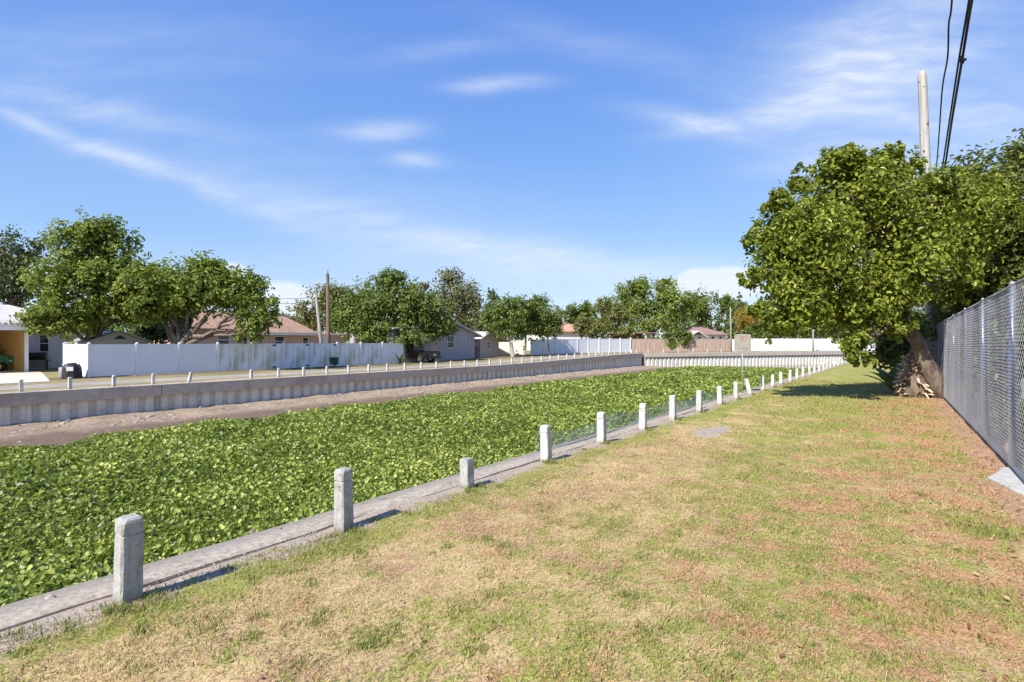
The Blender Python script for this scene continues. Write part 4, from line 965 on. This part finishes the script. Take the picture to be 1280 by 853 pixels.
# --------------------------------- chain link fence
UF = 1.22; FH = 2.42; cf = empty('chain_link_fence', ST(UF, 0), math.atan2(DR[1], DR[0]), label='tall galvanised chain link fence running along right edge of lawn', cat='fence')
t0_, t1_ = -1.0, 34.0
def fz(t): return float(lz(t)) - float(lz(0))
VV, FF = [], []; pitch = .094; hp = pitch / 2
nz = int((FH - .06) / hp)
zz = .05 + hp * np.arange(nz + 1)
def zig(x0, sgn, rr):
    x = x0 + sgn * hp * (np.arange(nz + 1) % 2 - .5) ; y = (np.arange(nz + 1) % 2 - .5) * .006 * sgn
    bul = .012 * math.sin(x0 * 2.3) + .010 * math.sin(x0 * 5.1)
    P = np.stack([x, y + bul * np.sin(zz / FH * 3.14), zz + fz(x0)], 1)
    offs_ = rr * np.array([[1, .0, 0], [-.5, .87, 0], [-.5, -.87, 0]])
    v = (P[:, None, :] + offs_[None]).reshape(-1, 3); n_ = nz + 1
    i = np.arange(n_ - 1)[:, None] * 3; j = np.arange(3)[None]; j2 = (j + 1) % 3
    f = np.stack([i + j, i + j2, i + 3 + j2, i + 3 + j], -1).reshape(-1, 4)
    return v, f
base_i = 0
for x in np.arange(t0_, t1_, pitch):
    for (xx, sg_) in ((x, 1), (x + hp, 1)):
        v, f = zig(xx, 1 if (xx == x) else -1, .0023); FF.append(f + base_i); VV.append(v); base_i += len(v)
mesh_np('wire_mesh', np.concatenate(VV), np.concatenate(FF), MAT['galv_wire'], cf)
for t in np.arange(9.85 - 3.05 * 3, t1_, 3.05):
    mb = MB(); pr_ = .037 if abs(t - 9.85) < .1 else .024; mb.tube([(t + .03, -.055, fz(t) - .3), (t, -.055, fz(t) + FH + .02)], pr_, 12); mb.tube([(t, -.055, fz(t) + FH + .015), (t, -.055, fz(t) + FH + .05)], [pr_ * 1.15, pr_ * .55], 12); o = mb.build('post', MAT['galvanised'], cf, True)
    mt = MB()
    for z in (.2, .65, 1.1, 1.55, 2.0, 2.3): mt.tube([(t + .046 * math.cos(q), -.055 + .07 * math.sin(q), fz(t) + z) for q in np.linspace(0, 2 * math.pi, 9)], .004, 4, False)
    mt.build('wire_tie', MAT['galv_wire'], o)
MB().tube([(t, .0, fz(t) + FH - .04 + .01 * math.sin(t * 2.2)) for t in np.arange(t0_, t1_, .8)], .006, 5).tube([(t, .0, fz(t) + .08) for t in np.arange(t0_, t1_, .8)], .005, 5).build('tension_wire', MAT['galv_wire'], cf)
# concrete footing beside the post
mb = MB(); pr = []
for k in range(16):
    a_ = 2 * math.pi * k / 16; pr.append(((.80 + .10 * math.sin(3 * a_ + 1)) * math.cos(a_), (.33 + .05 * math.sin(5 * a_)) * math.sin(a_)))
mb.prism(pr, -.1, .022, 'z'); ft = mb.build('footing', MAT['footing_concrete'], None, bevel=.02); ft.location = ST(1.30, 8.9); ft.rotation_euler.z = math.atan2(DR[1], DR[0])
tag(ft, 'pale rough concrete footing pad at the foot of nearest fence post', 'footing')
# stick-on white board behind the wire
q = Q(1281, 495, 8.6); o = MB().box(-.06, .2, -.01, .01, -.25, .25).build('white_board', MAT['white_paint']); o.location = q; o.rotation_euler.z = math.atan2(DR[1], DR[0]); tag(o, 'small white board behind the chain link wire at right edge', 'board')
MB()

# --------------------------------- trees on the right
b0 = ST(1.0, 21.6); b0 = np.array([*Q(1176, 0, 17.6)[:2], float(lz(22))])
top = Q(1128, 385, 17.2)
blobs = [blob(1012, 330, 78, 75, 16.6, 1.8), blob(1075, 262, 72, 66, 17.0, 1.8), blob(1105, 325, 85, 62, 17.2, 1.9), blob(1180, 285, 75, 70, 17.6, 1.7), blob(985, 300, 48, 55, 16.4, 1.2),
         blob(1170, 250, 50, 42, 17.6, 1.2), blob(1060, 378, 80, 34, 16.8, 1.4), blob(1000, 385, 50, 34, 16.4, 1.0), blob(1068, 426, 26, 14, 16.4, .7), blob(1095, 215, 45, 34, 17, .9), blob(1050, 212, 32, 30, 16.8, .8)]
for (x, y, r_) in ((945, 300, 20), (938, 345, 20), (950, 395, 22), (975, 255, 22), (1005, 228, 22), (1040, 205, 22), (1062, 196, 20), (1108, 196, 22), (1140, 212, 18), (985, 406, 20), (1075, 448, 14), (1060, 436, 15), (1020, 262, 26), (1160, 235, 22), (1185, 372, 22), (1205, 352, 24), (1150, 372, 18), (1100, 400, 22), (965, 412, 22), (1118, 412, 18), (1138, 402, 14)):
    blobs.append(blob(x, y, r_, r_ * .8, 16.4 + rng.uniform(-.2, .8), .6))
def rext(mb):
    pts, rad = limb((0, 0, -.1), np.array(top) - b0, .215, .14, 7, .03); mb.tube(pts, rad, 10)
tree('broadleaf_tree', 'large glossy broadleaf tree with leaning trunk beside the chain link fence', 'tree', b0, blobs, 74000, .132, 'leaf_right', .21, np.array(top) - b0, 'trees along the chain link fence', .17, 14, .5, .55)
b1 = np.array([*Q(1290, 0, 19.0)[:2], float(lz(25))])
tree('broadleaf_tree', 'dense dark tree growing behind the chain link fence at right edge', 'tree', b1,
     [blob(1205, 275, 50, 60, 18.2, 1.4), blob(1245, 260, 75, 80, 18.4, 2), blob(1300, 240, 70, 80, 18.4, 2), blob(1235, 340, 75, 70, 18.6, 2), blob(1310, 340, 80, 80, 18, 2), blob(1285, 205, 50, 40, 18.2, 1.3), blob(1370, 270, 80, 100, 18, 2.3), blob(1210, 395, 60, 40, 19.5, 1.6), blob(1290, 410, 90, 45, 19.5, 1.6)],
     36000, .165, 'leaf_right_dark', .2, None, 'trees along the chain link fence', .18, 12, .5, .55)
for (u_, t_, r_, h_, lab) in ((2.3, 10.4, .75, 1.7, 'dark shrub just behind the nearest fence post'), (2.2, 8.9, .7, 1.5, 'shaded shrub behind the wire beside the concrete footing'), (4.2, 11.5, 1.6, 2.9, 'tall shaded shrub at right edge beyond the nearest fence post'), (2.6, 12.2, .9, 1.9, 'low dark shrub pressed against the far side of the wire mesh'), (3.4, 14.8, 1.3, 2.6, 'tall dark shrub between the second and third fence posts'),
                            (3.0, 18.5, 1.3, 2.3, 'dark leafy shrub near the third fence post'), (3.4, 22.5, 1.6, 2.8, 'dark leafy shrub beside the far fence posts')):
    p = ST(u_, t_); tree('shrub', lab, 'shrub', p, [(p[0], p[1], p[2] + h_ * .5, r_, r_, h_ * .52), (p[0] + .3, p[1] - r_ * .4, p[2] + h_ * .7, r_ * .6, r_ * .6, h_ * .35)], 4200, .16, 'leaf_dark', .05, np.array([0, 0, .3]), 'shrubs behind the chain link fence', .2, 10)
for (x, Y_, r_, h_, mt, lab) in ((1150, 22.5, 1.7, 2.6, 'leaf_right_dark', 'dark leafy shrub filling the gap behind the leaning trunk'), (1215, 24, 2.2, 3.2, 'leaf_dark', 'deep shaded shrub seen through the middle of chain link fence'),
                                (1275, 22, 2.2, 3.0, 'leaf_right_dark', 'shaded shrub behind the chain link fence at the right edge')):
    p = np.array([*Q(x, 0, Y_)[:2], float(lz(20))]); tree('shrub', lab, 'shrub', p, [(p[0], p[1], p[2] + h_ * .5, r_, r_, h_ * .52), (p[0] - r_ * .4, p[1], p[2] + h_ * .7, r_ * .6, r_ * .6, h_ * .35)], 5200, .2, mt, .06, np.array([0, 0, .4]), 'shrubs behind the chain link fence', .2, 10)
# undergrowth along the far side of the fence
n = 15000; u = 1.38 + np.abs(rng.normal(0, .75, n)); t = rng.uniform(5.5, 32, n); X = u * NR[0] + t * DR[0]; Y = u * NR[1] + t * DR[1]
hh = np.clip(fbm(X * .9, Y * .9, 51) - .30, 0, 1) * 1.9; k = (fbm(X * .7, Y * .7, 61) > .36); u, t, X, Y, hh = u[k], t[k], X[k], Y[k], hh[k]; n = len(u)
V, Fa = leaf_quads(np.stack([X, Y, lz(t) + .02 + hh * rng.random(n) ** .8], 1), rng.normal(size=(n, 3)) + np.array([0, 0, .8]), rng.uniform(.06, .15, n), .55)
tag(mesh_np('undergrowth', V, Fa, MAT['leaf_dark'], None, False, np.repeat(rng.uniform(.1, .8, n), 6)), 'low dark weeds and undergrowth along the far side of chain link fence', 'undergrowth', kind='stuff')
# palm stump with dry frond bases
pb = np.array([*Q(1146, 0, 17.9)[:2], float(lz(21.5))]); ps_ = empty('palm_stump', pb, label='squat palm stump shaggy with splayed dry frond bases beside leaning trunk', cat='palm stump')
mb = MB(); mb.tube([(0, 0, -.1), (0, 0, .3), (-.02, .02, .8), (0, 0, 1.25), (.05, 0, 1.7)], [.42, .40, .32, .26, .16], 12); mb.build('core', MAT['bark'], ps_, True)
VV, TT = [], []; n = 0; Fa = []
for k in range(170):
    a_ = rng.uniform(0, 2 * math.pi); z = rng.uniform(.05, 1.35); r0 = .40 - .16 * z / 1.3; L = rng.uniform(.2, .42) * (1.25 - .5 * z); w_ = rng.uniform(.025, .055); tl = rng.uniform(-.9, .5)
    d = np.array([math.cos(a_), math.sin(a_), 0]); sd_ = np.array([-d[1], d[0], 0]) + np.array([0, 0, rng.normal(0, .3)]); p0 = d * r0 + np.array([0, 0, z])
    p1 = p0 + (d * .8 + np.array([0, 0, .25 + .3 * tl])) * L * .5; p2 = p1 + (d * .5 + np.array([0, 0, tl])) * L * .55 + sd_ * rng.normal(0, .08)
    for (p, q) in ((p0, 1.1), (p1, .8), (p2, .35)): VV += [p - sd_ * w_ * q, p + sd_ * w_ * q, p + d * .02 + np.array([0, 0, .03])]
    for j in (0, 3): Fa += [(n+j, n+j+2, n+j+5, n+j+3), (n+j+2, n+j+1, n+j+4, n+j+5)]
    TT += [np.clip(rng.normal(.55, .25), 0, 1)] * 9; n += 9
VV = np.array(VV); VV[:, 2] = np.maximum(VV[:, 2], -.02)
fb = mesh_np('frond_bases', VV, np.array(Fa), MAT['frond_boot'], ps_, False, TT); fb['kind'] = 'stuff'
# broad leaved low plant by the stump
def blade_plant(name, label, cat, base, n, L, w, mat, spread=.9, group=None, curve=.7, parent_n=None):
    VV, Fa, TT = [], [], []; k0 = 0
    for k in range(n):
        a_ = 2 * math.pi * k / n + rng.uniform(-.3, .3); el = rng.uniform(.35, 1.25); l = L * rng.uniform(.6, 1.1); tint = np.clip(rng.normal(.5, .2), 0, 1)
        d = np.array([math.cos(a_) * spread, math.sin(a_) * spread, 0]); sd_ = np.array([-math.sin(a_), math.cos(a_), 0]); p = np.zeros(3); ns = 6
        for j in range(ns + 1):
            f = j / ns; ang = el * (1 - curve * f * 1.3); wd = w * math.sin(min(1, f * .86 + .14) * math.pi) ** .7
            VV += [p - sd_ * wd * .5 + np.array([0, 0, wd * .15]), p, p + sd_ * wd * .5 + np.array([0, 0, wd * .15])]; TT += [tint] * 3
            p = p + (d * math.cos(ang) + np.array([0, 0, math.sin(ang)])) * l / ns
        for j in range(ns): q = k0 + j * 3; Fa += [(q, q+1, q+4, q+3), (q+1, q+2, q+5, q+4)]
        k0 += (ns + 1) * 3
    o = mesh_np(name, np.array(VV), np.array(Fa), MAT[mat], None, True, TT); o.location = base; return tag(o, label, cat, group)
blade_plant('broad_leaf_plant', 'low clump of broad arching leaves left of the palm stump', 'plant', (*Q(1118, 0, 19.5)[:2], float(lz(22.5)) + .05), 13, 1.5, .34, 'leaf_mid')
blade_plant('palm_sprout', 'spiky green palm sprout at the right end of the white stained fence', 'plant', G3(500, 48.2), 14, 1.5, .16, 'leaf_dark', .8)
for (x, Y_, L, w_, lab) in ((840, 75, 3.0, .3, 'large spiky agave overhanging the brown fence'), (870, 84, 2.0, .35, 'low fan leaved palm before the reddish roofed house')):
    blade_plant('agave', lab, 'plant', G3(x, Y_) + np.array([0, 0, .3]), 22, L, w_, 'leaf_mid', .8, curve=.45)

# --------------------------------- trees across the canal
tree('oak_tree', 'open dark tree with bare limbs at the far left edge', 'tree', G3(5, 56), [blob(12, 320, 38, 34, 55), blob(45, 318, 24, 20, 56), blob(0, 355, 50, 30, 56), blob(30, 365, 36, 26, 57), blob(-40, 330, 50, 60, 56)], 6200, .34, 'leaf_dark', .28, None, clump=.26, sub=9)
tree('mango_tree', 'tall bright green tree with pointed top left of the pink house', 'tree', G3(118, 38.5), [blob(118, 312, 50, 42, 38), blob(95, 350, 60, 38, 37), blob(75, 390, 46, 34, 36), blob(150, 360, 55, 42, 38), blob(100, 396, 40, 28, 36, 1.6), blob(120, 290, 34, 24, 38), blob(158, 388, 48, 20, 38.5), blob(172, 365, 30, 32, 38), blob(60, 405, 30, 18, 36, 1.4)],
     21000, .25, 'leaf_bright', .26, None, clump=.17, sub=14)
bt = G3(212, 38.0)
def lext(mb):
    pts, rad = limb((0, 0, 0), Q(262, 388, 38) - bt, .26, .12, 6, .03); mb.tube(pts, rad, 9)
tree('mango_tree', 'wide spreading green tree with thick forked trunk behind the white fence', 'tree', bt, [blob(202, 362, 54, 38, 38), blob(255, 358, 48, 38, 38), blob(303, 368, 40, 31, 38), blob(225, 384, 46, 20, 39), blob(322, 395, 26, 30, 37.6, 1.4), blob(310, 415, 20, 16, 37.6, 1), blob(182, 384, 40, 20, 39), blob(176, 350, 28, 24, 38.5), blob(262, 340, 26, 20, 38)],
     20000, .25, 'leaf_bright', .3, None, clump=.17, sub=14, extra=lext)
tree('shade_tree', 'yellowish green tree behind the brown utility pole', 'tree', G3(412, 62), [blob(420, 378, 36, 30, 61), blob(395, 392, 30, 24, 61), blob(445, 385, 34, 32, 62)], 7000, .3, 'leaf_olive', .22)
tree('shade_tree', 'large rounded dark green tree with drooping skirt over white fence end', 'tree', G3(472, 52.5), [blob(485, 372, 48, 34, 53), blob(455, 395, 46, 34, 52), blob(515, 395, 46, 32, 53), blob(470, 418, 36, 18, 51, 1.8), blob(505, 422, 40, 14, 51, 1.8), blob(545, 405, 38, 24, 54), blob(487, 355, 28, 18, 53)],
     19000, .27, 'leaf_mid', .26, None, clump=.17, sub=13)
tree('shade_tree', 'tall ragged grey green tree rising behind the gabled house', 'tree', G3(560, 76), [blob(562, 372, 38, 30, 76), blob(540, 390, 30, 30, 75), blob(588, 385, 20, 34, 77), blob(565, 350, 24, 14, 76), blob(522, 362, 16, 18, 76)], 8000, .34, 'leaf_grey', .26, None, clump=.26, sub=10)
tree('pine_tree', 'slim pine top showing behind the round clipped trees', 'tree', G3(615, 96), [blob(615, 385, 9, 26, 96), blob(615, 366, 5, 10, 96)], 1400, .34, 'leaf_dark', .15)
tree('clipped_tree', 'round clipped tree with pale trunk beside the cream fence', 'tree', G3(641, 62), [blob(628, 392, 26, 26, 62), blob(640, 400, 30, 24, 62), blob(615, 402, 16, 20, 62), blob(650, 385, 16, 18, 62)], 8500, .25, 'leaf_mid', .2, None, sub=14, bark='grey_wood', group='round clipped trees')
tree('clipped_tree', 'round clipped tree on a thin dark trunk before the far white fence', 'tree', G3(688, 64), [blob(676, 396, 28, 27, 64), blob(662, 410, 20, 18, 64), blob(692, 408, 14, 18, 64), blob(672, 378, 14, 12, 64)], 7500, .25, 'leaf_mid', .09, np.array([-.3, 0, 2.0]), sub=14, group='round clipped trees')
tree('shade_tree', 'mid green tree behind the orange roofed house', 'tree', G3(722, 104), [blob(715, 398, 18, 18, 104), blob(732, 395, 18, 20, 104), blob(700, 402, 14, 16, 104)], 3600, .42, 'leaf_mid', .22)
tree('flowering_bush', 'large loose olive bush spilling over the far white fence', 'bush', G3(752, 80), [blob(745, 405, 26, 18, 80), blob(770, 400, 22, 20, 81), blob(730, 412, 18, 12, 80), blob(760, 385, 22, 14, 82), blob(785, 416, 14, 10, 79)], 7000, .32, 'leaf_olive', .12)
tree('shade_tree', 'big bright green tree towering over the dark lean-to', 'tree', G3(812, 93), [blob(805, 370, 34, 24, 93), blob(785, 388, 30, 22, 92), blob(838, 378, 32, 26, 93), blob(820, 398, 44, 18, 92), blob(800, 355, 16, 10, 93), blob(832, 358, 14, 12, 94), blob(860, 385, 20, 24, 94)], 12000, .38, 'leaf_bright', .3, None, sub=13)
tree('shade_tree', 'dark rounded tree behind the reddish roofed bungalow', 'tree', G3(892, 104), [blob(885, 385, 26, 24, 104), blob(905, 388, 22, 20, 105), blob(870, 392, 20, 18, 104)], 5200, .42, 'leaf_mid', .26)
tree('palm_shrub', 'green shrub on the bank before the brown fence', 'shrub', G3(852, 80), [blob(850, 422, 16, 12, 79.5, 1.0), blob(836, 428, 10, 10, 79, .8)], 2200, .3, 'leaf_mid', .06)
tree('bamboo_clump', 'golden feathery bamboo clump behind the long white wall', 'bamboo', G3(948, 90), [blob(930, 402, 18, 20, 90), blob(950, 400, 22, 18, 90), blob(970, 404, 16, 16, 90)], 6500, .3, 'leaf_golden', .1, None, aspect=.22)
tree('bamboo_clump', 'green lower growth at the foot of golden bamboo', 'bush', G3(960, 87), [blob(955, 418, 26, 10, 87, 1.2), blob(985, 414, 14, 12, 87, 1.2)], 2600, .3, 'leaf_mid', .06, group='bushes behind the long white wall')
tree('palm_tree', 'thin upright palm spear poking above the golden bamboo', 'palm', G3(927, 99), [blob(927, 392, 7, 20, 99), blob(925, 374, 2.2, 8, 99)], 900, .42, 'leaf_mid', .12, aspect=.25)
for (x, y, rx, ry, Y_, mt, lab) in ((1020, 402, 34, 22, 98, 'leaf_mid', 'green tree half hidden by the right tree, above white wall'), (1075, 398, 40, 26, 104, 'leaf_olive', 'olive tree behind the long white wall, seen under right tree'),
                                  (1140, 395, 50, 34, 100, 'leaf_dark', 'dark tree behind the leaning trunk beyond the white wall')):
    tree('shade_tree', lab, 'tree', G3(x, Y_), [blob(x, y, rx, ry, Y_), blob(x - rx * .6, y + 8, rx * .6, ry * .7, Y_), blob(x + rx * .5, y + 6, rx * .6, ry * .7, Y_)], 5000, .42, mt, .22)
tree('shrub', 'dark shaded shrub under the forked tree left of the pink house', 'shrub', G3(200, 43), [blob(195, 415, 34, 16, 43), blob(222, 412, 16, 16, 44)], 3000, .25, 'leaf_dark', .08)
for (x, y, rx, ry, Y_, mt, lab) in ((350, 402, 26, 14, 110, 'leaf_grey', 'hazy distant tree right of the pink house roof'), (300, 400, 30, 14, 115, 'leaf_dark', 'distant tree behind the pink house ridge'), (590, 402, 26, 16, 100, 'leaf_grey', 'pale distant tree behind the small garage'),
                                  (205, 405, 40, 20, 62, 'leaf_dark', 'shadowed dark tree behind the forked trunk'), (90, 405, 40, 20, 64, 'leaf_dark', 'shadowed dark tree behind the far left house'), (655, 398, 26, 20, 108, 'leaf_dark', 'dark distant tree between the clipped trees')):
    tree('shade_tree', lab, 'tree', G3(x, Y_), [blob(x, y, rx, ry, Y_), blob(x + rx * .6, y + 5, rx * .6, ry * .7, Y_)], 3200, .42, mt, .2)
# distant wood
bl = [np.array([*Q(x, 0, 150)[:2], 3.4 + rng.uniform(-.8, 1.6), rng.uniform(6, 9), 5, rng.uniform(4.0, 6.5)]) for x in np.arange(-150, 1500, 22)]
P_, N_, T_ = crown_points(bl, 40000, .2, 9); V, Fa = leaf_quads(P_, N_, .75 * rng.uniform(.7, 1.3, len(P_)), .7)
tag(mesh_np('distant_wood', V, Fa, MAT['leaf_mid'], None, False, np.repeat(T_, 6)), 'distant low wood closing the horizon behind all houses', 'wood', kind='stuff')
